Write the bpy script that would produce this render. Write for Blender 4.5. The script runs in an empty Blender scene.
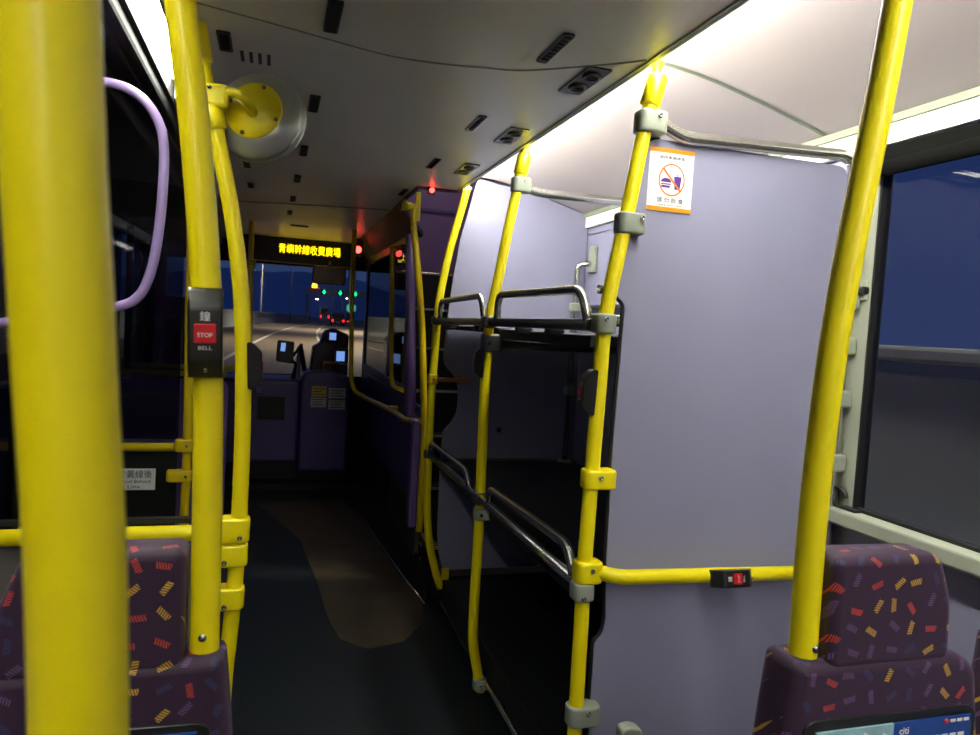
import bpy, bmesh, math, random
from mathutils import Vector, Matrix
random.seed(7)
SC = bpy.context.scene
COL = SC.collection
# ---------------------------------------------------------------- camera, world, exposure
cam_d = bpy.data.cameras.new('camera'); cam = bpy.data.objects.new('camera', cam_d); COL.objects.link(cam)
cam_d.sensor_width = 36.0; cam_d.lens = 720.0 / 980.0 * 36.0
cam_d.clip_start = 0.02; cam_d.clip_end = 5000
rt = Vector((0.95623404, -0.28662287, 0.05885404)); up = Vector((-0.04006359, 0.07099224, 0.99667197)); fw = Vector((0.28984716, 0.95540956, -0.05640205))
cam.matrix_world = Matrix(((rt.x, up.x, -fw.x, 0), (rt.y, up.y, -fw.y, 0), (rt.z, up.z, -fw.z, 1.28), (0, 0, 0, 1)))
cam_d.dof.use_dof = True; cam_d.dof.focus_distance = 2.0; cam_d.dof.aperture_fstop = 9.5
SC.camera = cam
SC.view_settings.view_transform = 'Standard'; SC.view_settings.look = 'None'
SC.view_settings.gamma = 1.0; SC.view_settings.use_curve_mapping = False
SC.view_settings.exposure = 0.68
W = bpy.data.worlds.new('dusk'); SC.world = W; W.use_nodes = True
wn = W.node_tree.nodes; wl = W.node_tree.links
bg = wn['Background']
tc = wn.new('ShaderNodeTexCoord'); sx = wn.new('ShaderNodeSeparateXYZ'); cr = wn.new('ShaderNodeValToRGB')
wl.new(tc.outputs['Generated'], sx.inputs[0]); wl.new(sx.outputs['Z'], cr.inputs[0]); wl.new(cr.outputs[0], bg.inputs[0])
cr.color_ramp.elements[0].position = 0.0; cr.color_ramp.elements[0].color = (0.016, 0.029, 0.082, 1)
cr.color_ramp.elements[1].position = 0.5; cr.color_ramp.elements[1].color = (0.0095, 0.020, 0.074, 1)
bg.inputs[1].default_value = 1.0

# ---------------------------------------------------------------- materials
def lin(c):
    return tuple(((v/255.0)/12.92 if v/255.0 <= 0.04045 else ((v/255.0+0.055)/1.055)**2.4) for v in c)
MATS = {}
def mat(name, rgb, rough=0.5, metal=0.0, coat=0.0, var=0.08, scale=30.0, bump=0.0, bscale=200.0, spec=0.5):
    m = bpy.data.materials.new(name); m.use_nodes = True
    n = m.node_tree.nodes; l = m.node_tree.links; b = n['Principled BSDF']
    c = lin(rgb)
    b.inputs['Roughness'].default_value = rough; b.inputs['Metallic'].default_value = metal
    b.inputs['Coat Weight'].default_value = coat; b.inputs['Coat Roughness'].default_value = 0.12
    b.inputs['Specular IOR Level'].default_value = spec
    t = n.new('ShaderNodeTexCoord'); z = n.new('ShaderNodeTexNoise'); z.inputs['Scale'].default_value = scale; z.inputs['Detail'].default_value = 4
    r = n.new('ShaderNodeValToRGB')
    r.color_ramp.elements[0].position = 0.3; r.color_ramp.elements[1].position = 0.7
    r.color_ramp.elements[0].color = (*[v*(1-var) for v in c], 1); r.color_ramp.elements[1].color = (*[min(1, v*(1+var)) for v in c], 1)
    l.new(t.outputs['Object'], z.inputs['Vector']); l.new(z.outputs['Fac'], r.inputs[0]); l.new(r.outputs[0], b.inputs['Base Color'])
    if bump:
        z2 = n.new('ShaderNodeTexNoise'); z2.inputs['Scale'].default_value = bscale
        l.new(t.outputs['Object'], z2.inputs['Vector'])
        bp = n.new('ShaderNodeBump'); bp.inputs['Strength'].default_value = bump; bp.inputs['Distance'].default_value = 0.002
        l.new(z2.outputs['Fac'], bp.inputs['Height']); l.new(bp.outputs[0], b.inputs['Normal'])
    MATS[name] = m; return m
def emit(name, rgb, s):
    m = bpy.data.materials.new(name); m.use_nodes = True
    n = m.node_tree.nodes; b = n['Principled BSDF']; c = lin(rgb)
    b.inputs['Base Color'].default_value = (*c, 1); b.inputs['Emission Color'].default_value = (*c, 1); b.inputs['Emission Strength'].default_value = s
    MATS[name] = m; return m
def glass(name, tint, refl=1.0, rough=0.0):
    m = bpy.data.materials.new(name); m.use_nodes = True
    n = m.node_tree.nodes; l = m.node_tree.links; n.remove(n['Principled BSDF'])
    o = n['Material Output']; mx = n.new('ShaderNodeMixShader'); tr = n.new('ShaderNodeBsdfTransparent'); gl = n.new('ShaderNodeBsdfGlossy')
    fr = n.new('ShaderNodeFresnel'); fr.inputs[0].default_value = 1.5; mu = n.new('ShaderNodeMath'); mu.operation = 'MULTIPLY'; mu.inputs[1].default_value = refl
    ge = n.new('ShaderNodeNewGeometry'); iv = n.new('ShaderNodeMath'); iv.operation = 'SUBTRACT'; iv.inputs[0].default_value = 1.0; l.new(ge.outputs['Backfacing'], iv.inputs[1])
    m2 = n.new('ShaderNodeMath'); m2.operation = 'MULTIPLY'; l.new(mu.outputs[0], m2.inputs[0]); l.new(iv.outputs[0], m2.inputs[1])   # one reflection per pane: front face only
    l.new(fr.outputs[0], mu.inputs[0]); l.new(m2.outputs[0], mx.inputs[0])
    tr.inputs[0].default_value = (*tint, 1); gl.inputs['Roughness'].default_value = rough
    l.new(tr.outputs[0], mx.inputs[1]); l.new(gl.outputs[0], mx.inputs[2]); l.new(mx.outputs[0], o.inputs[0])
    MATS[name] = m; return m

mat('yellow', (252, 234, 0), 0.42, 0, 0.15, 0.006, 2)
mat('yellow_dim', (226, 198, 10), 0.35, 0, 0.2, 0.02, 4)  # darker copy of yellow, dimness of the unlit poles put into the colour
mat('clamp_grey', (150, 158, 140), 0.45, 0, 0.1, 0.05)
mat('steel', (205, 205, 196), 0.22, 0.95, 0, 0.05, 12)
mat('steel_dark', (120, 120, 118), 0.33, 0.9, 0, 0.06, 12)
mat('screw', (170, 170, 165), 0.25, 1.0)
mat('lilac', (143, 143, 167), 0.48, 0, 0.0, 0.03, 5, 0.15, 500)
mat('ceiling_white', (238, 238, 224), 0.34, 0, 0.0, 0.03, 3, 0.05, 300)
mat('cove_white', (204, 193, 192), 0.55, 0, 0.0, 0.03, 3)
mat('trim_alu', (138, 148, 122), 0.45, 0.2, 0, 0.04)
mat('pillar', (166, 172, 152), 0.5, 0, 0, 0.03, 6)
mat('head_white', (246, 246, 240), 0.5, 0, 0, 0.01)
mat('fascia', (44, 40, 50), 0.6, 0, 0, 0.08)
mat('blind_black', (14, 15, 12), 0.8, 0, 0, 0.1, 20, 0.2, 600, 0.08)
mat('rubber', (16, 16, 17), 0.6, 0, 0, 0.1)
mat('black_plastic', (24, 26, 22), 0.32, 0, 0.2, 0.08)
mat('black_matte', (13, 13, 14), 0.7, 0, 0, 0.15, 10)
mat('shelf_dark', (27, 30, 31), 0.55, 0, 0, 0.12, 18, 0.2, 400)
mat('floor_vinyl', (11, 23, 30), 0.45, 0, 0, 0.25, 60, 0.3, 700)
mat('lit_tan', (64, 58, 42), 0.45, 0, 0, 0.4, 5, 0.3, 700)  # tan tone stands for warm light on floor and kick plate
mat('purple', (122, 98, 160), 0.4, 0, 0.15, 0.06, 6)
mat('purple_wall', (104, 78, 132), 0.45, 0, 0, 0.05, 6)
mat('purple_dark', (76, 64, 120), 0.42, 0, 0.1, 0.08, 6)
mat('purple_tube', (176, 150, 208), 0.3, 0, 0.3, 0.03, 6)
mat('grey_panel', (104, 101, 92), 0.5, 0, 0, 0.05)
mat('silver_dish', (196, 200, 188), 0.3, 0.6, 0, 0.08, 8)
mat('red_button', (196, 18, 26), 0.35, 0, 0.2, 0.05)
mat('white_print', (225, 225, 220), 0.5, 0, 0, 0.02)
mat('white_paper', (236, 236, 232), 0.45, 0, 0.1, 0.02)
mat('orange_print', (242, 150, 20), 0.45, 0, 0, 0.03)
mat('orange_line', (240, 120, 40), 0.45, 0, 0, 0.03)
mat('violet_print', (88, 40, 130), 0.45, 0, 0, 0.03)
mat('ink', (60, 45, 70), 0.5, 0, 0, 0.05)
mat('notice_yellow', (190, 160, 50), 0.5, 0, 0, 0.08)
mat('notice_white', (170, 168, 170), 0.5, 0, 0, 0.06)
mat('ad_blue', (38, 78, 150), 0.25, 0, 0.2, 0.25, 6)
mat('ad_teal', (150, 190, 196), 0.25, 0, 0.2, 0.2, 30)
mat('asphalt', (100, 86, 70), 0.8, 0, 0, 0.15, 2.5)
mat('concrete', (140, 146, 142), 0.8, 0, 0, 0.1, 1.0)
mat('lane_white', (186, 184, 176), 0.6, 0, 0, 0.08, 3)
mat('hill_haze', (150, 165, 190), 0.9, 0, 0, 0.2, 0.01)  # pale blue distance haze painted into the hill colour
mat('post_grey', (92, 94, 98), 0.5, 0.4, 0, 0.05)
mat('car_dark', (60, 58, 62), 0.35, 0, 0.3, 0.05)
mat('truck_white', (160, 160, 158), 0.5, 0, 0.1, 0.06)
mat('sign_green', (60, 150, 110), 0.5, 0, 0, 0.05)
mat('orange_rail', (190, 110, 40), 0.4, 0, 0, 0.05)
mat('dot_red', (60, 10, 24), 0.5)
mat('nosing', (215, 175, 60), 0.5, 0, 0, 0.1)
emit('led_white', (255, 253, 244), 24.0)
emit('led_amber', (255, 214, 10), 2.0)
emit('lamp_red', (255, 62, 54), 5.0)
emit('stair_fill', (255, 236, 214), 3.0)  # glow of the unseen light added in the stairwell
emit('screen_blue', (130, 175, 255), 0.5)
emit('lamp_street', (255, 232, 196), 30.0)
emit('tail_red', (255, 30, 26), 3.0)
emit('signal_green', (10, 225, 130), 2.0)
emit('beacon_orange', (255, 150, 20), 6.0)
emit('window_lit', (170, 200, 240), 0.3)
emit('sign_green_lit', (70, 190, 140), 0.5)
glass('glass_blue', (0.80, 0.83, 0.90), 1.0)
glass('glass_clear', (0.94, 0.95, 0.94), 0.4)
glass('glass_dark', (0.42, 0.43, 0.45), 0.8)

def fabric():
    m = bpy.data.materials.new('seat_fabric'); m.use_nodes = True
    n = m.node_tree.nodes; l = m.node_tree.links; b = n['Principled BSDF']
    b.inputs['Roughness'].default_value = 0.62; b.inputs['Sheen Weight'].default_value = 0.25; b.inputs['Sheen Tint'].default_value = (0.6, 0.5, 0.7, 1)
    t = n.new('ShaderNodeTexCoord'); s = n.new('ShaderNodeSeparateXYZ'); c = n.new('ShaderNodeCombineXYZ')
    l.new(t.outputs['Object'], s.inputs[0]); l.new(s.outputs['X'], c.inputs[0])
    ad = n.new('ShaderNodeMath'); ad.operation = 'MULTIPLY_ADD'; ad.inputs[1].default_value = 0.9
    l.new(s.outputs['Y'], ad.inputs[0]); l.new(s.outputs['Z'], ad.inputs[2]); l.new(ad.outputs[0], c.inputs[1])
    v = n.new('ShaderNodeTexVoronoi'); v.voronoi_dimensions = '2D'; v.feature = 'F1'; v.inputs['Scale'].default_value = 31.0; v.inputs['Randomness'].default_value = 0.36
    l.new(c.outputs[0], v.inputs['Vector'])
    sub = n.new('ShaderNodeVectorMath'); sub.operation = 'SUBTRACT'; l.new(c.outputs[0], sub.inputs[0]); l.new(v.outputs['Position'], sub.inputs[1])
    sc_ = n.new('ShaderNodeSeparateColor'); l.new(v.outputs['Color'], sc_.inputs[0])
    ang = n.new('ShaderNodeMath'); ang.operation = 'MULTIPLY'; ang.inputs[1].default_value = 6.28; l.new(sc_.outputs[0], ang.inputs[0])
    ro = n.new('ShaderNodeVectorRotate'); ro.rotation_type = 'Z_AXIS'; l.new(sub.outputs[0], ro.inputs['Vector']); l.new(ang.outputs[0], ro.inputs['Angle'])
    s2 = n.new('ShaderNodeSeparateXYZ'); l.new(ro.outputs[0], s2.inputs[0])
    def M(op, a, bv=None, link=None):
        q = n.new('ShaderNodeMath'); q.operation = op; l.new(a, q.inputs[0])
        if bv is not None: q.inputs[1].default_value = bv
        if link is not None: l.new(link, q.inputs[1])
        return q.outputs[0]
    # slanting strokes like a scribbled word inside a small bar
    mx = M('LESS_THAN', M('ABSOLUTE', s2.outputs['X']), 0.0092)
    my = M('LESS_THAN', M('ABSOLUTE', s2.outputs['Y']), 0.0040)
    sk = n.new('ShaderNodeMath'); sk.operation = 'MULTIPLY_ADD'; l.new(s2.outputs['Y'], sk.inputs[0]); sk.inputs[1].default_value = 0.35; l.new(s2.outputs['X'], sk.inputs[2])
    st = M('GREATER_THAN', M('SINE', M('MULTIPLY', sk.outputs[0], 1850.0)), -0.25)
    mask = M('MULTIPLY', M('MULTIPLY', mx, link=my), link=st)
    ramp = n.new('ShaderNodeValToRGB'); ramp.color_ramp.interpolation = 'CONSTANT'
    cols = [(0.0, (205, 66, 50)), (0.28, (214, 168, 44)), (0.56, (52, 62, 100)), (0.78, (108, 80, 124))]
    e = ramp.color_ramp.elements
    e[0].position = 0; e[0].color = (*lin(cols[0][1]), 1); e[1].position = cols[1][0]; e[1].color = (*lin(cols[1][1]), 1)
    for p, cc in cols[2:]:
        q = e.new(p); q.color = (*lin(cc), 1)
    l.new(sc_.outputs[1], ramp.inputs[0])
    nz = n.new('ShaderNodeTexNoise'); nz.inputs['Scale'].default_value = 700; l.new(t.outputs['Object'], nz.inputs['Vector'])
    base = n.new('ShaderNodeValToRGB'); base.color_ramp.elements[0].color = (*lin((40, 20, 42)), 1); base.color_ramp.elements[1].color = (*lin((58, 34, 58)), 1)
    l.new(nz.outputs['Fac'], base.inputs[0])
    mix = n.new('ShaderNodeMix'); mix.data_type = 'RGBA'
    l.new(mask, mix.inputs['Factor']); l.new(base.outputs[0], mix.inputs['A']); l.new(ramp.outputs[0], mix.inputs['B'])
    l.new(mix.outputs['Result'], b.inputs['Base Color'])
    bp = n.new('ShaderNodeBump'); bp.inputs['Strength'].default_value = 0.25; bp.inputs['Distance'].default_value = 0.001
    l.new(nz.outputs['Fac'], bp.inputs['Height']); l.new(bp.outputs[0], b.inputs['Normal'])
    MATS['seat_fabric'] = m
fabric()

# ---------------------------------------------------------------- mesh helpers
ORIG = {}
def catmull(pts, n=6):
    P = [Vector(p) for p in pts]; P = [2*P[0]-P[1]] + P + [2*P[-1]-P[-2]]; out = []
    for i in range(1, len(P)-2):
        a, b, c, d = P[i-1], P[i], P[i+1], P[i+2]
        for k in range(n):
            t = k/n
            out.append(0.5*((2*b)+(c-a)*t+(2*a-5*b+4*c-d)*t*t+(3*b-a-3*c+d)*t**3))
    out.append(P[-2]); return out
def fillet(pts, r, n=6):
    P = [Vector(p) for p in pts]; out = [P[0]]
    for i in range(1, len(P)-1):
        a, b, c = P[i-1], P[i], P[i+1]
        u = (a-b); v = (c-b); q = min(r, u.length*0.49, v.length*0.49)
        s = b+u.normalized()*q; e = b+v.normalized()*q
        for k in range(n+1):
            t = k/n; out.append((1-t)**2*s+2*(1-t)*t*b+t*t*e)
    out.append(P[-1]); return out
def rrect(x0, x1, z0, z1, r, n=6):
    out = []
    for cx, cz, a0 in ((x1-r, z1-r, 0), (x0+r, z1-r, 90), (x0+r, z0+r, 180), (x1-r, z0+r, 270)):
        for k in range(n+1):
            a = math.radians(a0+90*k/n); out.append((cx+r*math.cos(a), cz+r*math.sin(a)))
    return out
def roundpoly(pts, r, n=5):
    out = []; m = len(pts)
    for i in range(m):
        a, b, c = Vector(pts[i-1]), Vector(pts[i]), Vector(pts[(i+1) % m])
        u, v = a-b, c-b; q = min(r, u.length*0.45, v.length*0.45)
        s = b+u.normalized()*q; e = b+v.normalized()*q
        for k in range(n+1):
            t = k/n; w = (1-t)**2*s+2*(1-t)*t*b+t*t*e; out.append((w.x, w.y))
    return out
class MB:
    def __init__(self): self.v = []; self.f = []; self.s = []
    def add(self, vs, fs, smooth=False):
        o = len(self.v); self.v += [Vector(p) for p in vs]
        for f in fs: self.f.append([i+o for i in f]); self.s.append(smooth)
        return self
    def box(self, x0, x1, y0, y1, z0, z1, b=0.0):
        if b <= 0:
            vs = [(x, y, z) for x in (x0, x1) for y in (y0, y1) for z in (z0, z1)]
            return self.add(vs, [(0, 1, 3, 2), (4, 6, 7, 5), (0, 4, 5, 1), (2, 3, 7, 6), (0, 2, 6, 4), (1, 5, 7, 3)])
        bm = bmesh.new(); bmesh.ops.create_cube(bm, size=1.0)
        for q in bm.verts: q.co = Vector(((x0+x1)/2+q.co.x*(x1-x0), (y0+y1)/2+q.co.y*(y1-y0), (z0+z1)/2+q.co.z*(z1-z0)))
        bmesh.ops.bevel(bm, geom=bm.edges[:], offset=b, segments=2, affect='EDGES', profile=0.5)
        bm.verts.index_update()
        self.add([q.co.copy() for q in bm.verts], [[w.index for w in f.verts] for f in bm.faces]); bm.free(); return self
    def obox(self, c, ax, ay, az, sx, sy, sz, b=0.0):
        m = MB().box(-sx/2, sx/2, -sy/2, sy/2, -sz/2, sz/2, b)
        ax, ay, az, c = Vector(ax), Vector(ay), Vector(az), Vector(c)
        return self.add([c+ax*p.x+ay*p.y+az*p.z for p in m.v], m.f)
    def tube(self, path, r, seg=14, caps=True):
        P = [Vector(p) for p in path]; n = len(P)
        rs = r if isinstance(r, (list, tuple)) else [r]*n
        T = [(P[min(i+1, n-1)]-P[max(i-1, 0)]).normalized() for i in range(n)]
        ref = Vector((0, 0, 1)) if abs(T[0].z) < 0.9 else Vector((1, 0, 0))
        u = T[0].cross(ref).normalized(); vs = []
        for i in range(n):
            u = (u-T[i]*u.dot(T[i])).normalized(); w = T[i].cross(u)
            for k in range(seg):
                a = 2*math.pi*k/seg; vs.append(P[i]+(u*math.cos(a)+w*math.sin(a))*rs[i])
        fs = [(i*seg+k, i*seg+(k+1) % seg, (i+1)*seg+(k+1) % seg, (i+1)*seg+k) for i in range(n-1) for k in range(seg)]
        self.add(vs, fs, True)
        if caps:
            o = len(self.v)-n*seg
            self.f.append([o+k for k in range(seg)][::-1]); self.s.append(False)
            self.f.append([o+(n-1)*seg+k for k in range(seg)]); self.s.append(False)
        return self
    def lathe(self, prof, c, axis, seg=36):
        ax = Vector(axis).normalized(); ref = Vector((0, 0, 1)) if abs(ax.z) < 0.9 else Vector((1, 0, 0))
        u = ax.cross(ref).normalized(); w = ax.cross(u); c = Vector(c); vs = []; n = len(prof)
        for r, h in prof:
            for k in range(seg):
                a = 2*math.pi*k/seg; vs.append(c+ax*h+(u*math.cos(a)+w*math.sin(a))*max(r, 1e-4))
        fs = [(i*seg+k, i*seg+(k+1) % seg, (i+1)*seg+(k+1) % seg, (i+1)*seg+k) for i in range(n-1) for k in range(seg)]
        return self.add(vs, fs, True)
    def prism(self, poly, plane, a, b):
        def P(p, t): return {'xz': (p[0], t, p[1]), 'yz': (t, p[0], p[1]), 'xy': (p[0], p[1], t)}[plane]
        n = len(poly); vs = [P(p, a) for p in poly]+[P(p, b) for p in poly]
        return self.add(vs, [list(range(n))[::-1], [n+i for i in range(n)]]+[(i, (i+1) % n, n+(i+1) % n, n+i) for i in range(n)])
    def slab(self, poly, y0, y1, b, plane='xz', n=4):
        # rounded-edge slab: outline inset towards both faces
        N = len(poly); A = sum(poly[i][0]*poly[(i+1) % N][1]-poly[(i+1) % N][0]*poly[i][1] for i in range(N))
        sg = 1 if A > 0 else -1; nor = []
        for i in range(N):
            p, q = Vector(poly[i-1]), Vector(poly[(i+1) % N]); t = (q-p).normalized(); nor.append(Vector((-t.y, t.x))*sg)
        def P(p, t): return {'xz': (p[0], t, p[1]), 'yz': (t, p[0], p[1]), 'xy': (p[0], p[1], t)}[plane]
        rings = []
        for k in range(n+1):
            a = math.pi/2*k/n; rings.append((b*(1-math.sin(a)), y0+b*(1-math.cos(a))))
        for k in range(n, -1, -1):
            a = math.pi/2*k/n; rings.append((b*(1-math.sin(a)), y1-b*(1-math.cos(a))))
        vs = []
        for ins, t in rings: vs += [P(Vector(poly[i])+nor[i]*ins, t) for i in range(N)]
        R = len(rings); fs = [(r*N+i, r*N+(i+1) % N, (r+1)*N+(i+1) % N, (r+1)*N+i) for r in range(R-1) for i in range(N)]
        o = len(self.v); self.add(vs, fs, True)
        self.f += [[o+i for i in range(N)][::-1], [o+(R-1)*N+i for i in range(N)]]; self.s += [False, False]
        return self
    def build(self, name, material, parent=None):
        off = ORIG.get(parent.name, Vector((0, 0, 0))) if parent else Vector((0, 0, 0))
        me = bpy.data.meshes.new(name); me.from_pydata([tuple(p-off) for p in self.v], [], self.f)
        me.polygons.foreach_set('use_smooth', self.s)
        bm = bmesh.new(); bm.from_mesh(me); bmesh.ops.recalc_face_normals(bm, faces=bm.faces[:]); bm.to_mesh(me); bm.free()
        me.materials.append(MATS[material] if isinstance(material, str) else material)
        o = bpy.data.objects.new(name, me); COL.objects.link(o)
        if parent: o.parent = parent; ORIG[o.name] = off
        return o
def thing(name, label, cat, loc=(0, 0, 0), group=None):
    o = bpy.data.objects.new(name, None); COL.objects.link(o); o.location = loc; o.empty_display_size = 0.1
    ORIG[o.name] = Vector(loc); tag(o, label, cat, group); return o
def tag(o, label=None, cat=None, group=None, kind=None):
    if label: o['label'] = label
    if cat: o['category'] = cat
    if group: o['group'] = group
    if kind: o['kind'] = kind
    return o
def struct(name, mb, m, label=None, parent=None):
    o = mb.build(name, m, parent)
    if not parent: o['kind'] = 'structure'
    if label: o['label'] = label
    return o
def sroot(name, loc, label=None):
    o = bpy.data.objects.new(name, None); COL.objects.link(o); o.location = loc; ORIG[o.name] = Vector(loc); o['kind'] = 'structure'
    if label: o['label'] = label
    return o
def text(name, s, size, c, m, parent, ax=(1, 0, 0), ay=(0, 0, 1), ext=0.0003, width=None):
    cu = bpy.data.curves.new('t', 'FONT'); cu.body = s; cu.size = size; cu.align_x = 'CENTER'; cu.align_y = 'CENTER'; cu.extrude = ext; cu.resolution_u = 2
    o = bpy.data.objects.new('t', cu); COL.objects.link(o)
    dg = bpy.context.evaluated_depsgraph_get(); me = bpy.data.meshes.new_from_object(o.evaluated_get(dg))
    ax, ay, c = Vector(ax), Vector(ay), Vector(c); az = ax.cross(ay); k = 1.0
    vs = [v.co.copy() for v in me.vertices]; fs = [list(p.vertices) for p in me.polygons]
    if width and vs: k = width/max(1e-6, max(v.x for v in vs)-min(v.x for v in vs))
    bpy.data.objects.remove(o); bpy.data.curves.remove(cu); bpy.data.meshes.remove(me)
    mb = MB().add([c+ax*v.x*k+ay*v.y+az*v.z for v in vs], fs)
    return mb.build(name, m, parent)
def copy_tree(o, parent=None):
    c = o.copy(); COL.objects.link(c)
    if parent: c.parent = parent
    for ch in o.children: copy_tree(ch, c)
    return c
ORD = ['nearest', 'second nearest', 'third nearest', 'fourth nearest', 'fifth nearest', 'sixth nearest', 'farthest']

# ================================================================ SETTING: bus shell
CZ = 1.885
fl = struct('floor', MB().box(-0.92, 1.44, -3.0, 6.1, -0.06, 0.0), 'floor_vinyl', 'dark blue-green vinyl bus floor')
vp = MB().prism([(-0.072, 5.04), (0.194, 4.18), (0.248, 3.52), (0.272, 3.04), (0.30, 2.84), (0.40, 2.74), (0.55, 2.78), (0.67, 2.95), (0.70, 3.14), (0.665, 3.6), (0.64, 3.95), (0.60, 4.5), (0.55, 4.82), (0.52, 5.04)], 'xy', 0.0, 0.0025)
vpo = vp.build('light_pool_patch', 'lit_tan', fl); vpo['label'] = 'warm light pool painted tan on the aisle floor'  # pool of warm light drawn as a tan floor patch
MB().box(-0.9, 0.72, 5.06, 5.34, 0.0, 0.012).build('entrance_mat', 'black_matte', fl)
MB().box(-0.9, 0.72, 5.36, 6.0, 0.0, 0.05).build('front_platform', 'black_matte', fl)
MB().tube([(0.553, 4.813, 0.006), (0.604, 4.518, 0.006), (0.642, 3.911, 0.006), (0.676, 3.467, 0.006), (0.708, 3.129, 0.006)], 0.006, 8).build('edge_trim', 'steel', fl)

# ceiling: flat centre, cut away over the stairs
ce = struct('ceiling', MB().prism([(-0.235, -3.0), (0.765, -3.0), (0.765, 3.2), (0.59, 3.2), (0.59, 6.1), (-0.30, 6.1), (-0.30, 2.3), (-0.235, 2.3)], 'xy', CZ, CZ+0.05), 'ceiling_white', 'grey-white moulded bus ceiling')
seam = catmull([(-0.23, 1.56, CZ), (-0.165, 1.578, CZ), (0.008, 1.627, CZ), (0.206, 1.685, CZ), (0.323, 1.689, CZ), (0.438, 1.668, CZ), (0.551, 1.634, CZ), (0.734, 1.488, CZ), (0.76, 1.46, CZ)], 5)
MB().tube(seam, 0.0028, 6).build('panel_seam', 'clamp_grey', ce)
MB().tube([(-0.29, 4.25, CZ), (0.15, 4.1, CZ), (0.58, 3.98, CZ)], 0.004, 6).build('panel_seam', 'clamp_grey', ce)
MB().tube([(0.1, -1.0, CZ), (0.3, -0.9, CZ), (0.6, -1.0, CZ)], 0.0035, 6).build('panel_seam', 'clamp_grey', ce)
struct('trim_1', MB().box(0.765, 0.772, -3.0, 3.2, CZ-0.004, CZ+0.05).box(0.772, 0.776, -3, 3.2, CZ+0.002, CZ+0.05).box(0.776, 0.784, -3.0, 3.2, CZ-0.002, CZ+0.05), 'trim_alu', 'grey double lip between ceiling and light strip')
struct('trim_2', MB().box(-0.242, -0.235, -3.0, 2.3, CZ-0.004, CZ+0.05), 'trim_alu')
# stair opening fascia
struct('trim_3', MB().box(0.59, 0.775, 3.2, 3.215, CZ-0.012, 2.6).box(0.585, 0.60, 3.215, 3.8, CZ-0.012, 2.6), 'purple_dark')
struct('trim_4', MB().add([(0.585, 3.8, CZ+0.02), (0.585, 6.1, CZ+0.02), (0.74, 6.1, 1.74), (0.74, 3.8, 1.74), (0.60, 3.8, CZ+0.03), (0.60, 6.1, CZ+0.03), (0.742, 6.1, 1.76), (0.742, 3.8, 1.76)], [(0, 1, 2, 3), (4, 7, 6, 5), (0, 3, 7, 4), (1, 5, 6, 2), (0, 4, 5, 1), (3, 2, 6, 7)]), 'fascia', 'dark sloping trim above the driver cab glass')
# right cove + window head
CV = [(0.857, 1.956), (0.92, 1.952), (0.99, 1.943), (1.06, 1.930), (1.13, 1.914), (1.20, 1.897), (1.27, 1.878), (1.34, 1.859), (1.405, 1.84)]
nv = len(CV)
cove = struct('wall_right_cove', MB().add([(x, y, z) for y in (-3, 3.2) for x, z in CV], [(k, k+1, nv+k+1, nv+k) for k in range(nv-1)], True).add([(x, y, z) for y in (-3, 3.2) for x, z in CV+[(1.42, 1.975), (0.857, 1.975)]], [list(range(nv+2)), [nv+2+k for k in range(nv+2)][::-1], (nv-1, nv, 2*nv+2, 2*nv+1), (nv, nv+1, 2*nv+3, 2*nv+2), (nv+1, 0, nv+2, 2*nv+3)]), 'cove_white', 'pale curved panel between light strip and window')
for Y in (-0.55, 1.62):
    MB().add([(x, y, z-0.0015) for y in (Y, Y+0.016) for x, z in CV], [(k, k+1, nv+k+1, nv+k) for k in range(nv-1)], True).add([(x, y, z) for y in (Y, Y+0.016) for x, z in CV], [(k, k+1, nv+k+1, nv+k) for k in range(nv-1)], True).build('cove_seam', 'trim_alu', cove)
struct('trim_5', MB().box(1.392, 1.42, -3, 3.2, 1.824, 1.842), 'trim_alu', 'pale green rail over the side window')
struct('trim_8', MB().box(1.400, 1.42, -3, 3.19, 1.776, 1.824), 'head_white', 'bright white band above the side window')
WX = 1.42
wr = sroot('wall_right', (1.42, 1.5, 0), 'lilac side wall of the bus with window openings')
mb = MB().box(WX, WX+0.05, -3, 3.25, 0, 0.835)
mb.box(WX, WX+0.05, -3, 3.25, 1.74, 2.0).box(WX, WX+0.05, 1.56, 3.25, 0.83, 1.745).box(WX, WX+0.05, 3.25, 6.1, 0, 2.6)
mb.build('side_panel', 'lilac', wr)
MB().box(WX-0.004, WX+0.012, 1.452, 1.56, 0.87, 1.742).box(WX-0.004, WX+0.012, -0.72, -0.55, 0.87, 1.742).build('pillar_cover', 'pillar', wr)
MB().box(1.375, WX+0.05, -3, 1.56, 0.833, 0.872, 0.006).build('window_sill', 'pillar', wr)
w1 = sroot('window_1', (1.43, 0.45, 0.87), 'wide side window showing dusk sky and roadside parapet')
MB().box(WX+0.012, WX+0.018, -0.55, 1.452, 0.872, 1.742).build('pane', 'glass_blue', w1)
MB().box(WX-0.002, WX+0.03, 1.446, 1.458, 0.872, 1.742).box(WX-0.002, WX+0.02, -0.552, -0.538, 0.872, 1.742).box(WX-0.002, WX+0.02, -0.55, 1.452, 0.868, 0.88).box(WX-0.002, WX+0.02, -0.55, 1.452, 1.73, 1.742).build('rubber_seal', 'rubber', w1)
w2 = sroot('window_2', (1.43, -1.8, 0.87)); MB().box(WX+0.012, WX+0.018, -3, -0.72, 0.872, 1.742).build('pane', 'glass_blue', w2)
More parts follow.
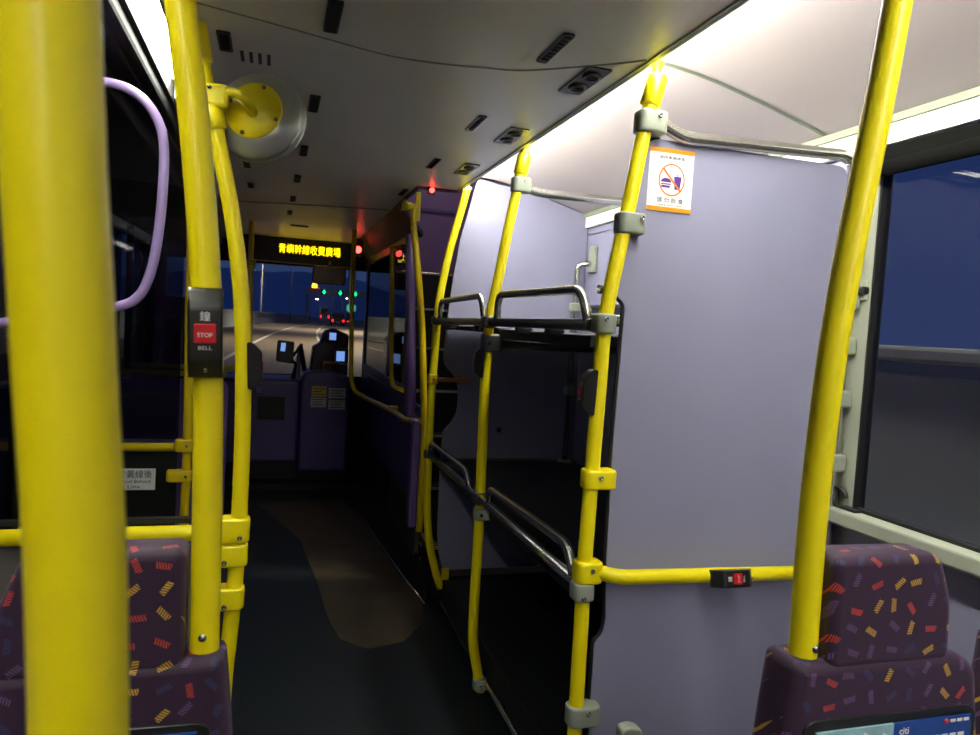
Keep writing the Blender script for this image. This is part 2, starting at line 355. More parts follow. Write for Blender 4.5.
# left side
LX = -0.90
wlft = sroot('wall_left', (LX, 0, 0), 'left side wall of the bus')
mb = MB().box(LX-0.05, LX, -3, 1.72, 0, 0.85).box(LX-0.05, LX, -3, 1.72, 1.74, 2.0).box(LX-0.05, LX, 3.02, 5.0, 0, 0.95).box(LX-0.05, LX, 3.02, 5.0, 1.72, 2.0).box(LX-0.05, LX, 1.55, 1.72, 0.85, 1.74).box(LX-0.05, LX, -0.7, -0.5, 0.85, 1.74)
mb.build('side_panel', 'purple_dark', wlft)
w3 = sroot('window_3', (LX, 0.5, 0.85)); MB().box(LX-0.03, LX-0.024, -0.5, 1.55, 0.85, 1.74).build('pane', 'glass_dark', w3)
w4 = sroot('window_4', (LX, -1.8, 0.85)); MB().box(LX-0.03, LX-0.024, -3, -0.7, 0.85, 1.74).build('pane', 'glass_dark', w4)
w5 = sroot('window_5', (LX, 4, 0.95)); MB().box(LX-0.03, LX-0.024, 3.06, 5.0, 0.95, 1.72).build('pane', 'glass_dark', w5)
struct('trim_6', MB().add([(-0.30, -3, 1.93), (-0.30, 0.9, 1.93), (-0.9, 0.9, 1.83), (-0.9, -3, 1.83), (-0.30, -3, 1.98), (-0.30, 0.9, 1.98), (-0.9, 0.9, 1.98), (-0.9, -3, 1.98)], [(0, 1, 2, 3), (4, 7, 6, 5), (0, 3, 7, 4), (1, 5, 6, 2), (0, 4, 5, 1), (3, 2, 6, 7)]), 'cove_white')
struct('trim_7', MB().box(-0.9, -0.315, 0.9, 6.0, 1.84, 1.97, 0.01).box(-0.9, -0.40, 1.74, 6.0, 1.79, 1.85, 0.01).box(-0.325, -0.303, 0.9, 6.0, 1.875, 1.97).box(-0.36, -0.345, 0.9, 6.0, 1.828, 1.845), 'black_matte', 'black door gear casing along the left of the ceiling')
struct('wall_rear', MB().box(-0.95, 1.47, -3.06, -3.0, 0, 2.0), 'purple_wall', 'rear bulkhead')
struct('wall_roof', MB().box(-0.95, 1.47, -3.0, 3.2, 1.98, 2.0), 'black_matte', 'upper deck slab above the saloon ceiling')
struct('wall_roof_front', MB().box(-0.95, 0.6, 3.2, 6.1, 1.98, 2.0), 'black_matte', 'upper deck slab above the entrance')
struct('wall_roof_stair', MB().box(0.59, 1.47, 3.2, 6.1, 2.62, 2.64), 'cove_white', 'ceiling of the stairwell')
# front end
struct('wall_front', MB().box(-0.95, 1.47, 6.02, 6.08, -0.06, 0.80).box(-0.95, 1.47, 6.02, 6.08, 1.675, 2.62).box(-0.95, -0.80, 5.96, 6.08, 0.8, 1.68).box(1.36, 1.47, 5.96, 6.08, 0.8, 1.68).box(-0.60, -0.50, 5.97, 6.06, 0.05, 1.7).box(-0.80, -0.60, 5.98, 6.06, 0.8, 1.37), 'black_matte', 'dark front bulkhead framing the windscreen')
w6 = sroot('window_6', (0.3, 6.05, 0.8), 'windscreen looking onto the road at dusk'); MB().box(-0.8, 1.36, 6.05, 6.056, 0.8, 1.675).build('pane', 'glass_clear', w6)
# middle exit door, two leaves
d2 = sroot('door_2', (-0.9, 2.4, 0), 'dark glazed two-leaf exit door')
for y0, y1 in ((1.74, 2.37), (2.38, 3.01)):
    MB().box(-0.90, -0.86, y0, y0+0.06, 0.02, 1.78).box(-0.90, -0.86, y1-0.06, y1, 0.02, 1.78).box(-0.90, -0.86, y0, y1, 0.02, 0.14).box(-0.90, -0.86, y0, y1, 1.70, 1.78).build('leaf_frame', 'black_plastic', d2)
    MB().box(-0.885, -0.877, y0+0.06, y1-0.06, 0.14, 1.70).build('pane', 'glass_dark', d2)
d1 = sroot('door_1', (-0.9, 5.4, 0), 'front entrance door with dark frame')
for y0, y1 in ((5.02, 5.48), (5.50, 5.95)):
    MB().box(-0.90, -0.86, y0, y0+0.05, 0.02, 1.76).box(-0.90, -0.86, y1-0.05, y1, 0.02, 1.76).box(-0.90, -0.86, y0, y1, 0.02, 0.14).box(-0.90, -0.86, y0, y1, 1.70, 1.78).build('leaf_frame', 'black_plastic', d1)
    MB().box(-0.885, -0.877, y0+0.05, y1-0.05, 0.14, 1.70).build('pane', 'glass_dark', d1)

# ================================================================ LIGHT STRIPS
def strip(label, prof, y0, y1, m):
    t = thing('light_strip', label, 'light strip', (prof[0][0], y0, prof[0][1]))
    (x0, z0), (x1, z1) = prof
    MB().add([(x0, y0, z0), (x0, y1, z0), (x1, y1, z1), (x1, y0, z1), (x0, y0, z0+0.012), (x0, y1, z0+0.012), (x1, y1, z1+0.012), (x1, y0, z1+0.012)], [(0, 1, 2, 3), (4, 7, 6, 5), (0, 3, 7, 4), (1, 5, 6, 2), (0, 4, 5, 1), (3, 2, 6, 7)]).build('diffuser', m, t)
    MB().box(min(x0, x1), max(x0, x1), y0, y1, max(z0, z1)+0.014, max(z0, z1)+0.03).build('housing', 'cove_white', t)
    return t
strip('long white glowing light strip along the right edge of the ceiling', [(0.786, 1.893), (0.855, 1.952)], -2.98, 3.18, 'led_white')
strip('glowing light strip at the upper left beside the black casing', [(-0.243, 1.900), (-0.300, 1.925)], -2.98, 2.25, 'led_white')

# ================================================================ GRAB POLES
YR = 0.0175
def on_path(path, z):
    for a, b in zip(path, path[1:]):
        if min(a.z, b.z)-1e-6 <= z <= max(a.z, b.z)+1e-6 and abs(a.z-b.z) > 1e-6:
            return a+(b-a)*((z-a.z)/(b.z-a.z))
    return path[0]
def pole(label, pts, r=YR, m='yellow', top=True, sleeves=(), foot=None, name='grab_pole'):
    path = catmull(pts, 6); b = min(path, key=lambda p: p.z)
    t = thing(name, label, 'grab pole', tuple(b))
    MB().tube(path, r, 20).build('pole', m, t)
    for z0, z1 in sleeves:
        a, c = on_path(path, z0), on_path(path, z1); MB().tube([a, a+(c-a)*0.06, a+(c-a)*0.94, c], [r+0.003, r+0.0065, r+0.0065, r+0.003], 20).build('sleeve', m, t)
    return t, path
def clamp(t, p, m, h=0.045, reach=(0.0, 0.0), dy=0.05, side=0.026, screw=(0.0, 0.0), name='clamp'):
    # box around the pole at p reaching from -reach[0] to +reach[1] sideways
    hw = dy/2
    out = []
    x0, x1 = p.x-side-reach[0], p.x+side+reach[1]
    out = roundpoly([(x0, p.y-hw), (x1, p.y-hw), (x1, p.y+hw), (x0, p.y+hw)], 0.02, 5)
    c = MB().slab(out, p.z-h/2, p.z+h/2, 0.006, 'xy').build(name, m, t)
    MB().lathe([(0.0055, 0), (0.0055, 0.003), (0.003, 0.0035), (0.002, 0.001), (0.0, 0.001)], (p.x+screw[0], p.y-dy/2-0.0005, p.z+screw[1]), (0, -1, 0), 10).build('screw', 'screw', c)
    return c
def ceil_cone(t, p, m):
    MB().lathe([(YR+0.004, 0), (YR-0.002, 0.02), (0.011, 0.035), (0.016, 0.045), (0.016, 0.052)], p, (0, 0, 1), 16).build('ceiling_bracket', m, t)

lp, lpP = pole('thick blurred yellow pole closest to the camera at far left', [(-0.108, 0.30, 1.89), (-0.0825, 0.30, 1.40), (-0.0735, 0.30, 1.265), (-0.0655, 0.30, 1.13), (-0.058, 0.30, 0.8), (-0.05, 0.30, 0.3), (-0.05, 0.30, 0.0)], 0.0172)
MB().lathe([(0.045, 0), (0.045, 0.008), (0.022, 0.02)], (-0.05, 0.30, 0), (0, 0, 1), 20).build('foot_flange', 'yellow', lp)
l2, l2P = pole('yellow pole rising from left seat back carrying front-facing stop bell', [(-0.155, 0.965, 1.89), (-0.123, 0.965, 1.65), (-0.106, 0.965, 1.534), (-0.092, 0.965, 1.415), (-0.081, 0.965, 1.292), (-0.075, 0.965, 1.167), (-0.071, 0.965, 1.014), (-0.068, 0.965, 0.81)], 0.0182)
MB().lathe([(0.005, 0), (0.005, 0.003), (0, 0.0035)], (-0.070, 0.965-0.0175, 0.868), (0, -1, 0), 12).build('screw', 'screw', l2)
rp, rpP = pole('yellow pole rising from the right patterned seat', [(0.775, 0.775, 1.88), (0.758, 0.775, 1.734), (0.743, 0.775, 1.604), (0.727, 0.775, 1.486), (0.715, 0.775, 1.395), (0.703, 0.775, 1.276), (0.696, 0.775, 1.144), (0.694, 0.775, 1.009), (0.697, 0.775, 0.82)], 0.0182)
MB().lathe([(0.005, 0), (0.005, 0.003), (0, 0.0035)], (0.700, 0.775-0.0175, 0.882), (-0.3, -1, 0), 12).build('screw', 'screw', rp)
l3, l3P = pole('yellow pole beside left partition holding the round mirror', [(-0.184, 1.68, 1.884), (-0.178, 1.68, 1.849), (-0.163, 1.68, 1.779), (-0.136, 1.68, 1.667), (-0.102, 1.68, 1.521), (-0.077, 1.68, 1.372), (-0.063, 1.68, 1.219), (-0.057, 1.68, 1.041), (-0.056, 1.68, 0.86), (-0.059, 1.68, 0.701), (-0.066, 1.68, 0.563), (-0.075, 1.68, 0.42), (-0.075, 1.68, 0.2), (-0.075, 1.68, 0.0)], sleeves=((1.80, 1.882), (1.665, 1.715)))
MB().lathe([(0.045, 0), (0.045, 0.008), (0.02, 0.02)], (-0.075, 1.68, 0), (0, 0, 1), 20).build('foot_flange', 'yellow', l3)
clamp(l3, on_path(l3P, 0.795), 'yellow', 0.055, (0.02, 0.0), 0.05, 0.024, (0.004, -0.014))
clamp(l3, on_path(l3P, 0.738), 'yellow', 0.05, (0.018, 0.0), 0.05, 0.023, (-0.025, -0.012))
clamp(l3, on_path(l3P, 0.64), 'yellow', 0.05, (0.03, 0.0), 0.05, 0.023, (-0.018, -0.014))

p2, p2P = pole('yellow pole at the near corner of the luggage rack', [(0.812, 1.5, 1.872), (0.808, 1.5, 1.85), (0.797, 1.5, 1.803), (0.78, 1.5, 1.70), (0.76, 1.5, 1.563), (0.741, 1.5, 1.448), (0.727, 1.5, 1.357), (0.720, 1.5, 1.265), (0.718, 1.5, 1.127), (0.715, 1.5, 0.965), (0.712, 1.5, 0.754), (0.714, 1.5, 0.54), (0.716, 1.5, 0.30), (0.72, 1.5, 0.18), (0.735, 1.5, 0.08), (0.752, 1.5, 0.0)], sleeves=((1.80, 1.87),))
ceil_cone(p2, (0.807, 1.5, 1.848), 'yellow_dim')
p3, p3P = pole('yellow pole in the middle of the luggage rack', [(0.793, 2.35, 1.88), (0.785, 2.35, 1.84), (0.774, 2.35, 1.765), (0.748, 2.35, 1.611), (0.723, 2.35, 1.44), (0.706, 2.35, 1.337), (0.699, 2.35, 1.234), (0.699, 2.35, 1.029), (0.702, 2.35, 0.857), (0.706, 2.35, 0.612), (0.706, 2.35, 0.33), (0.71, 2.35, 0.187), (0.731, 2.35, 0.078), (0.748, 2.35, 0.0)], sleeves=((1.80, 1.868),))
ceil_cone(p3, (0.788, 2.35, 1.846), 'yellow_dim')
p4, p4P = pole('yellow pole at the far corner of the luggage rack', [(0.808, 3.17, 1.90), (0.779, 3.17, 1.771), (0.742, 3.17, 1.612), (0.715, 3.17, 1.454), (0.703, 3.17, 1.341), (0.699, 3.17, 1.161), (0.694, 3.17, 0.935), (0.696, 3.17, 0.707), (0.70, 3.17, 0.477), (0.719, 3.17, 0.292), (0.75, 3.17, 0.17), (0.784, 3.17, 0.064)])
MB().box(0.785, 0.82, 3.16, 3.168, 0.06, 0.16, 0.003).build('foot_plate', 'yellow_dim', p4)
MB().lathe([(0.019, 0), (0.022, 0.01), (0.022, 0.014)], (0.806, 3.17, 1.885), (0.2, 0, 1), 14).build('ceiling_bracket', 'clamp_grey', p4)
MB().box(0.69, 0.86, 3.155, 3.185, 1.02, 1.038, 0.005).build('side_bar', 'orange_rail', p4)
clamp(p4, on_path(p4P, 1.03), 'yellow_dim', 0.045, (0, 0.0), 0.045, 0.022)
c = clamp(p4, on_path(p4P, 1.293), 'steel_dark', 0.036, (0.004, 0), 0.045, 0.02)
clamp(p4, on_path(p4P, 0.69), 'steel_dark', 0.036, (0.004, 0), 0.045, 0.02)
# clamps of the near rack pole
clamp(p2, on_path(p2P, 1.763), 'clamp_grey', 0.05, (0, 0.022), 0.055, 0.025, (0.02, 0.012))
clamp(p2, on_path(p2P, 1.532), 'clamp_grey', 0.048, (0, 0.022), 0.05, 0.023, (0.03, 0.012))
clamp(p2, on_path(p2P, 1.302), 'clamp_grey', 0.045, (0.006, 0), 0.055, 0.022, (-0.01, 0.01))
clamp(p2, on_path(p2P, 0.945), 'yellow', 0.045, (0, 0.034), 0.05, 0.023, (0.012, 0.006))
clamp(p2, on_path(p2P, 0.728), 'yellow', 0.05, (0, 0.016), 0.055, 0.024, (0.008, 0.008))
clamp(p2, on_path(p2P, 0.683), 'clamp_grey', 0.042, (0.006, 0), 0.055, 0.022, (-0.01, -0.01))
clamp(p2, on_path(p2P, 0.385), 'clamp_grey', 0.048, (0, 0.034), 0.05, 0.023, (0.02, 0.012))
clamp(p3, on_path(p3P, 1.765), 'clamp_grey', 0.05, (0, 0.02), 0.05, 0.024, (0.018, 0.012))
clamp(p3, on_path(p3P, 1.296), 'steel_dark', 0.04, (0.006, 0), 0.055, 0.021)
clamp(p3, on_path(p3P, 1.225), 'steel_dark', 0.06, (0, 0.03), 0.05, 0.023)
clamp(p3, on_path(p3P, 0.69), 'steel_dark', 0.04, (0.006, 0), 0.055, 0.021)
clamp(p3, on_path(p3P, 0.635), 'clamp_grey', 0.04, (0, 0.02), 0.05, 0.02)
clamp(p3, on_path(p3P, 0.03), 'clamp_grey', 0.04, (0, 0.0), 0.05, 0.024)
# stair pole
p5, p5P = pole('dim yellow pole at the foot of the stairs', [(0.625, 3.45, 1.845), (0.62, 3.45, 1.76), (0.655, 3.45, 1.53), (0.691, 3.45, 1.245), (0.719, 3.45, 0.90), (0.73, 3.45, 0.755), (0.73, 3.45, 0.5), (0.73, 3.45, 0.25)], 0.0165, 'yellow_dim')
MB().tube([(0.625, 3.45, 1.835), (0.59, 3.45, 1.83), (0.565, 3.45, 1.835)], [0.014, 0.018, 0.03], 14).build('ceiling_bracket', 'yellow', p5)
MB().box(0.625, 0.65, 3.435, 3.465, 1.76, 1.90, 0.004).build('hanger', 'yellow_dim', p5)
# far left doorway pole
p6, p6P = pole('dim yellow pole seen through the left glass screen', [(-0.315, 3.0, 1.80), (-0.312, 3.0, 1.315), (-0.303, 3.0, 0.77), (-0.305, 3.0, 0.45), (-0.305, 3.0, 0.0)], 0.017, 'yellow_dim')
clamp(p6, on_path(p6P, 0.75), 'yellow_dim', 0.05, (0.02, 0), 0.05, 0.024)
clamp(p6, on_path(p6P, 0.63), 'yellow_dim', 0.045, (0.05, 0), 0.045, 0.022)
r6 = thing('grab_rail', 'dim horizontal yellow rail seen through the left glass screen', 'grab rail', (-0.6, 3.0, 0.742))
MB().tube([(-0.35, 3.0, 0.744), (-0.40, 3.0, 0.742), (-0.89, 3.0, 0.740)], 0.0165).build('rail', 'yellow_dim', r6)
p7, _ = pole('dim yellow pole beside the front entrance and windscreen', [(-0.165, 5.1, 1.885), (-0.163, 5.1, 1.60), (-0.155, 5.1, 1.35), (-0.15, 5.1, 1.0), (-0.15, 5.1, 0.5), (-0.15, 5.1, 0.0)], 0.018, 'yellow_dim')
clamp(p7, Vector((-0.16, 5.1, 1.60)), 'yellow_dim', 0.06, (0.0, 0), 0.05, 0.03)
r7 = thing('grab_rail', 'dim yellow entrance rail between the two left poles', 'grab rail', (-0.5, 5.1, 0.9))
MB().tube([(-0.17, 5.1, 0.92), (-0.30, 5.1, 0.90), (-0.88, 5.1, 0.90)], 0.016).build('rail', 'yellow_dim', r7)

# ================================================================ STOP BELLS
PROF = [(-0.052, 0.0), (0.052, 0.0), (0.052, 0.012), (0.032, 0.032), (-0.032, 0.032), (-0.052, 0.012)]
def bell(label, p, L, O, words=True, s=1.0):
    # p: point on pole surface, L: length axis, O: outward axis
    L, O = Vector(L).normalized(), Vector(O).normalized(); S = L.cross(O).normalized(); p = Vector(p)
    t = thing('stop_bell', label, 'stop bell', tuple(p))
    rp_ = roundpoly(PROF, 0.006, 3); w = 0.0185*s; n = len(rp_)
    vs = []
    for q, sc in ((-w, 0.94), (-w*0.86, 1.0), (w*0.86, 1.0), (w, 0.94)):
        vs += [p+L*(a*s)+O*(b*s*sc-0.006)+S*q for a, b in rp_]
    MB().add(vs, [list(range(n))[::-1], [3*n+i for i in range(n)]]+[(r*n+i, r*n+(i+1) % n, (r+1)*n+(i+1) % n, (r+1)*n+i) for r in range(3) for i in range(n)]).build('body', 'black_plastic', t)
    top = 0.032*s-0.006
    bt = MB().obox(p+O*(top+0.0005), S, L, O, 0.0235*s, 0.0215*s, 0.004, 0.001).build('button', 'red_button', t); bt['label'] = 'red push button'
    if words:
        text('button_text', 'STOP', 0.0072*s, p+O*(top+0.0027)-L*0.002*s, 'white_print', bt, S, L, 0.0001, 0.016*s)
        text('bell_text', 'BELL', 0.0062*s, p+O*(top+0.0002)-L*0.0165*s, 'white_print', t, S, L, 0.0002, 0.0145*s)
        text('bell_text', '\u9418', 0.0115*s, p+O*(top+0.0002)+L*0.0185*s, 'white_print', t, S, L, 0.0002)
    MB().lathe([(0.003, 0), (0.003, 0.002), (0, 0.002)], p+O*(0.02*s)-L*0.041*s, O-L*0.7, 10).build('screw', 'screw', t)
    return t
bell('black stop bell facing the camera on the left seat pole', (-0.079, 0.965-0.0182, 1.252), (-0.03, 0, 1), (0.05, -1, 0), True, 1.06)
bell('black stop bell seen side-on above the left partition clamp', (-0.064+YR, 1.68, 1.163), (-0.05, 0, 1), (1, 0.05, 0))
bell('black stop bell on the near luggage rack pole', (0.717-YR, 1.5, 1.145), (0.03, 0, 1), (-1, 0.10, 0))
bell('black stop bell on the middle luggage rack pole', (0.699-YR, 2.35, 1.158), (0.0, 0, 1), (-1, 0.15, 0))
bell('black stop bell with red button on the horizontal yellow rail', (1.078, 1.474-YR, 0.711), (-1, 0, 0.01), (0, -1, 0.25), True, 1.08)

# ================================================================ RAILS
t = thing('grab_rail', 'bright yellow horizontal rail in front of the lilac partition', 'grab rail', (1.05, 1.474, 0.69))
MB().tube(fillet([(0.74, 1.49, 0.728), (0.79, 1.474, 0.719), (1.1, 1.474, 0.712), (1.385, 1.474, 0.706)], 0.04), 0.0175, 18).build('rail', 'yellow', t)
t = thing('grab_rail', 'yellow rail along the foot of the left glass screen', 'grab rail', (-0.4, 1.68, 0.787))
MB().tube([(-0.075, 1.68, 0.797), (-0.11, 1.68, 0.788), (-0.89, 1.68, 0.786)], 0.0175, 16).build('rail', 'yellow', t)
t = thing('support_rail', 'bright steel rail above the lilac partition bending down by the window', 'support rail', (1.1, 1.5, 1.75))
MB().tube(fillet([(0.815, 1.5, 1.768), (0.85, 1.5, 1.757), (0.89, 1.5, 1.742), (1.345, 1.5, 1.758), (1.378, 1.5, 1.74), (1.387, 1.5, 1.50), (1.39, 1.5, 1.15), (1.388, 1.5, 0.0)], 0.04), 0.0145, 16).build('rail', 'steel', t)
for z in (1.50, 1.40, 1.285, 1.15, 0.985):
    MB().box(1.368, 1.412, 1.475, 1.525, z-0.022, z+0.022, 0.007).build('clamp', 'clamp_grey', t)
t = thing('support_rail', 'steel cross rail over the middle of the luggage rack', 'support rail', (1.1, 2.35, 1.747))
MB().tube(fillet([(0.79, 2.35, 1.765), (0.83, 2.35, 1.749), (0.87, 2.35, 1.746), (1.41, 2.35, 1.752)], 0.04), 0.0145, 16).build('rail', 'steel', t)
t = thing('support_rail', 'upright steel rail in the far corner of the luggage rack', 'support rail', (1.35, 3.14, 0.66))
MB().tube(fillet([(1.415, 3.10, 1.60), (1.35, 3.14, 1.595), (1.35, 3.14, 0.66)], 0.06), 0.0135, 14).build('rail', 'steel', t)
MB().box(1.40, 1.418, 3.07, 3.13, 1.56, 1.68, 0.004).build('wall_bracket', 'clamp_grey', t)
for z in (1.395, 1.0): MB().box(1.328, 1.372, 3.115, 3.165, z-0.02, z+0.02, 0.006).build('clamp', 'clamp_grey', t)
MB().lathe([(0.035, 0), (0.035, 0.008), (0.015, 0.014)], (1.35, 3.14, 0.66), (0, 0, 1), 14).build('foot_flange', 'clamp_grey', t)

# ================================================================ LUGGAGE RACK
def guard(t, path, r=0.012, m='steel'):
    MB().tube(fillet(path, 0.05), r, 12).build('guard_loop', m, t)
t = thing('luggage_shelf', 'upper dark luggage shelf with steel guard loops', 'luggage shelf', (1.05, 2.35, 1.245))
MB().box(0.735, 1.415, 1.60, 2.34, 1.243, 1.275, 0.004).build('shelf_board', 'shelf_dark', t)
for k in range(6): MB().box(0.735, 1.415, 2.35+k*0.139, 2.480+k*0.139, 1.260, 1.275, 0.003).build('shelf_slat', 'shelf_dark', t)
for xb in (0.735, 1.39): MB().box(xb, xb+0.025, 2.34, 3.19, 1.258, 1.2765).build('slat_bearer', 'shelf_dark', t)
MB().tube([(0.70, 1.525, 1.298), (0.70, 3.16, 1.293)], 0.014, 14).build('edge_rail', 'steel_dark', t)
guard(t, [(0.70, 3.11, 1.295), (0.70, 3.107, 1.378), (0.70, 2.46, 1.388), (0.70, 2.41, 1.30)])
guard(t, [(0.70, 2.262, 1.298), (0.70, 2.258, 1.386), (0.70, 1.59, 1.382), (0.70, 1.54, 1.30)])
MB().tube([(0.72, 2.35, 1.224), (1.415, 2.35, 1.224)], 0.016, 12).build('cross_bar', 'steel_dark', t)
MB().tube([(0.74, 1.585, 1.385), (1.41, 1.585, 1.385)], 0.011, 12).build('end_rail', 'steel', t)
MB().tube([(0.74, 1.585, 1.312), (1.41, 1.585, 1.312)], 0.014, 12).build('end_rail', 'steel', t)
MB().tube([(1.40, 1.60, 1.398), (1.40, 3.14, 1.398)], 0.011, 12).build('wall_rail', 'steel', t)
for y in (2.95, 2.52, 2.44, 2.05, 1.8):
    MB().box(0.695, 0.745, y-0.012, y+0.012, 1.262, 1.285, 0.003).build('rail_tab', 'black_plastic', t)
t = thing('luggage_shelf', 'lower dark luggage shelf with sloping steel guard loops', 'luggage shelf', (1.05, 2.35, 0.62))
MB().box(0.735, 1.415, 1.56, 3.19, 0.625, 0.655, 0.004).build('shelf_board', 'shelf_dark', t)
MB().tube([(0.70, 1.525, 0.698), (0.70, 2.35, 0.694), (0.70, 3.16, 0.686)], 0.014, 14).build('edge_rail', 'steel', t)
guard(t, [(0.70, 3.15, 0.687), (0.70, 3.147, 0.745), (0.70, 2.53, 0.748), (0.70, 2.47, 0.69)])
guard(t, [(0.70, 2.228, 0.692), (0.70, 2.225, 0.75), (0.70, 1.57, 0.768), (0.70, 1.528, 0.70)])
MB().box(0.76, 1.415, 3.172, 3.185, 0.655, 0.667).build('end_trim', 'steel_dark', t)
t = thing('luggage_plinth', 'low dark floor plinth under the luggage rack', 'plinth', (1.1, 2.3, 0))
MB().box(0.775, 1.415, 1.545, 3.10, 0.0, 0.13, 0.006).build('plinth_block', 'shelf_dark', t)
MB().tube([(0.762, 1.56, 0.036), (0.762, 3.06, 0.036)], 0.011, 12).build('kick_rail', 'steel', t)
# partitions
t = thing('partition_panel', 'large lilac partition panel at the near end of the luggage rack', 'partition', (1.1, 1.52, 0))
poly = [(0.805, 1.735), (0.755, 1.495), (0.745, 1.385), (0.752, 1.37), (0.777, 1.35), (0.770, 1.03), (0.774, 0.745), (0.783, 0.60), (0.777, 0.568), (0.757, 0.55), (0.762, 0.02), (1.372, 0.02), (1.372, 1.735)]
MB().prism(roundpoly(poly, 0.035), 'xz', 1.513, 1.527).build('panel', 'lilac', t)
edge = [Vector((x-0.002, 1.52, z)) for x, z in roundpoly(poly, 0.035)[6*1-6:6*10+4]]
MB().tube(edge, 0.0055, 8).build('edge_trim', 'rubber', t)
t = thing('partition_panel', 'lilac partition panel at the far end of the luggage rack', 'partition', (1.1, 3.2, 0))
poly = [(0.861, 1.945), (0.825, 1.80), (0.793, 1.664), (0.768, 1.47), (0.751, 1.253), (0.746, 1.135), (0.755, 1.09), (0.79, 1.06), (0.818, 1.02), (0.826, 0.95), (0.824, 0.88), (0.80, 0.83), (0.762, 0.79), (0.758, 0.70), (0.762, 0.32), (0.775, 0.22), (0.80, 0.14), (1.415, 0.14), (1.415, 1.835), (1.12, 1.912)]
MB().prism(roundpoly(poly, 0.02, 3), 'xz', 3.194, 3.206).build('panel', 'lilac', t)
MB().lathe([(0.013, 0), (0.013, 0.002), (0, 0.002)], (1.03, 3.194, 0.80), (0, -1, 0), 16).build('round_dot', 'dot_red', t)  # small dark red disc on the panel
# no eating sign
t = thing('no_food_sign', 'white and orange no eating or drinking sticker on lilac partition', 'sign', (0.88, 1.512, 1.575))
SX0, SX1, SZ0, SZ1, SY = 0.812, 0.928, 1.572, 1.716, 1.5125
MB().box(SX0, SX1, SY-0.0016, SY, SZ0, SZ1).build('sheet', 'white_paper', t)
for a, b in ((SZ0, SZ0+0.010), (SZ1-0.010, SZ1)): MB().box(SX0, SX1, SY-0.0022, SY-0.0015, a, b).build('border_band', 'orange_print', t)
cx, cz = 0.8725, 1.645
ring = [Vector((cx+0.033*math.cos(a), SY-0.002, cz+0.036*math.sin(a))) for a in [2*math.pi*k/40 for k in range(41)]]
ro = [(cx+0.0345*math.cos(2*math.pi*k/40), cz+0.0375*math.sin(2*math.pi*k/40)) for k in range(40)]; ri = [(cx+0.031*math.cos(2*math.pi*k/40), cz+0.034*math.sin(2*math.pi*k/40)) for k in range(40)]
MB().add([(x, SY-0.0021, z) for x, z in ro]+[(x, SY-0.0021, z) for x, z in ri], [(i, (i+1) % 40, 40+(i+1) % 40, 40+i) for i in range(40)]).build('ban_ring', 'orange_line', t)
MB().prism([(cx-0.0245, cz+0.0225), (cx-0.0215, cz+0.0255), (cx+0.0245, cz-0.0225), (cx+0.0215, cz-0.0255)], 'xz', SY-0.0030, SY-0.0024).build('ban_slash', 'orange_line', t)
bun = [(cx-0.0145+0.0135*math.cos(math.pi*k/10), cz-0.006+0.0095*math.sin(math.pi*k/10)) for k in range(11)]
MB().prism(bun, 'xz', SY-0.0022, SY-0.0016).build('burger_icon', 'violet_print', t)
MB().prism(rrect(cx-0.026, cx-0.003, cz-0.0185, cz-0.0135, 0.002, 3), 'xz', SY-0.0022, SY-0.0016).prism(rrect(cx-0.027, cx-0.002, cz-0.0115, cz-0.009, 0.001, 3), 'xz', SY-0.0022, SY-0.0016).build('burger_icon', 'violet_print', t)
MB().prism([(cx+0.006, cz+0.009), (cx+0.026, cz+0.009), (cx+0.022, cz-0.021), (cx+0.009, cz-0.021)], 'xz', SY-0.0022, SY-0.0016).box(cx+0.014, cx+0.0155, SY-0.0022, SY-0.0016, cz+0.009, cz+0.019).build('cup_icon', 'violet_print', t)
text('sign_text', '\u4fdd\u6301\u8eca\u5ec2\u6e05\u6f54', 0.0088, (cx-0.002, SY-0.0018, 1.6945), 'ink', t, width=0.066)
text('sign_text', '\u8acb \u52ff \u98f2 \u98df', 0.0135, (cx-0.001, SY-0.0018, 1.5965), 'ink', t, width=0.069)
text('sign_text', 'Please do not eat or drink', 0.0045, (cx-0.001, SY-0.0018, 1.5865), 'ink', t, width=0.062)

# ================================================================ LEFT SCREEN
t = thing('glass_screen', 'clear glass draught screen in front of the left seats', 'glass screen', (-0.5, 1.715, 0.1))
MB().box(-0.885, -0.135, 1.70, 1.706, 0.815, 1.77).build('pane', 'glass_clear', t)
MB().box(-0.137, -0.128, 1.695, 1.711, 0.80, 1.77).box(-0.885, -0.13, 1.695, 1.711, 0.806, 0.818).build('edge_seal', 'rubber', t)
MB().box(-0.885, -0.10, 1.70, 1.712, 0.06, 0.77).build('lower_panel', 'grey_panel', t)
t = thing('grab_hoop', 'purple tubular grab hoop behind the left glass screen', 'grab hoop', (-0.3, 1.76, 1.24))
H = [(-0.70, 1.745), (-0.50, 1.748), (-0.362, 1.749), (-0.304, 1.735), (-0.263, 1.694), (-0.244, 1.633), (-0.244, 1.514), (-0.253, 1.405), (-0.267, 1.338), (-0.286, 1.30), (-0.321, 1.278), (-0.436, 1.249), (-0.582, 1.221), (-0.72, 1.20)]
MB().tube(catmull([(x*1.012, 1.756, 1.28+(z-1.28)*1.012) for x, z in H], 5), 0.0105, 14).build('hoop', 'purple_tube', t)
for x, z in ((-0.47, 1.245), (-0.47, 1.755)): MB().tube([(x, 1.706, z), (x, 1.756, z)], 0.007, 10).build('standoff', 'purple_tube', t)
t = thing('door_sign', 'dark sticker with white icons at the left frame edge', 'sign', (-0.62, 1.72, 1.3))
MB().box(-0.68, -0.545, 1.7065, 1.7085, 1.275, 1.35).build('plate', 'black_plastic', t)
text('sign_text', '\u5c0f\u5fc3\u8eca\u9580', 0.03, (-0.60, 1.7058, 1.325), 'white_print', t, width=0.10)
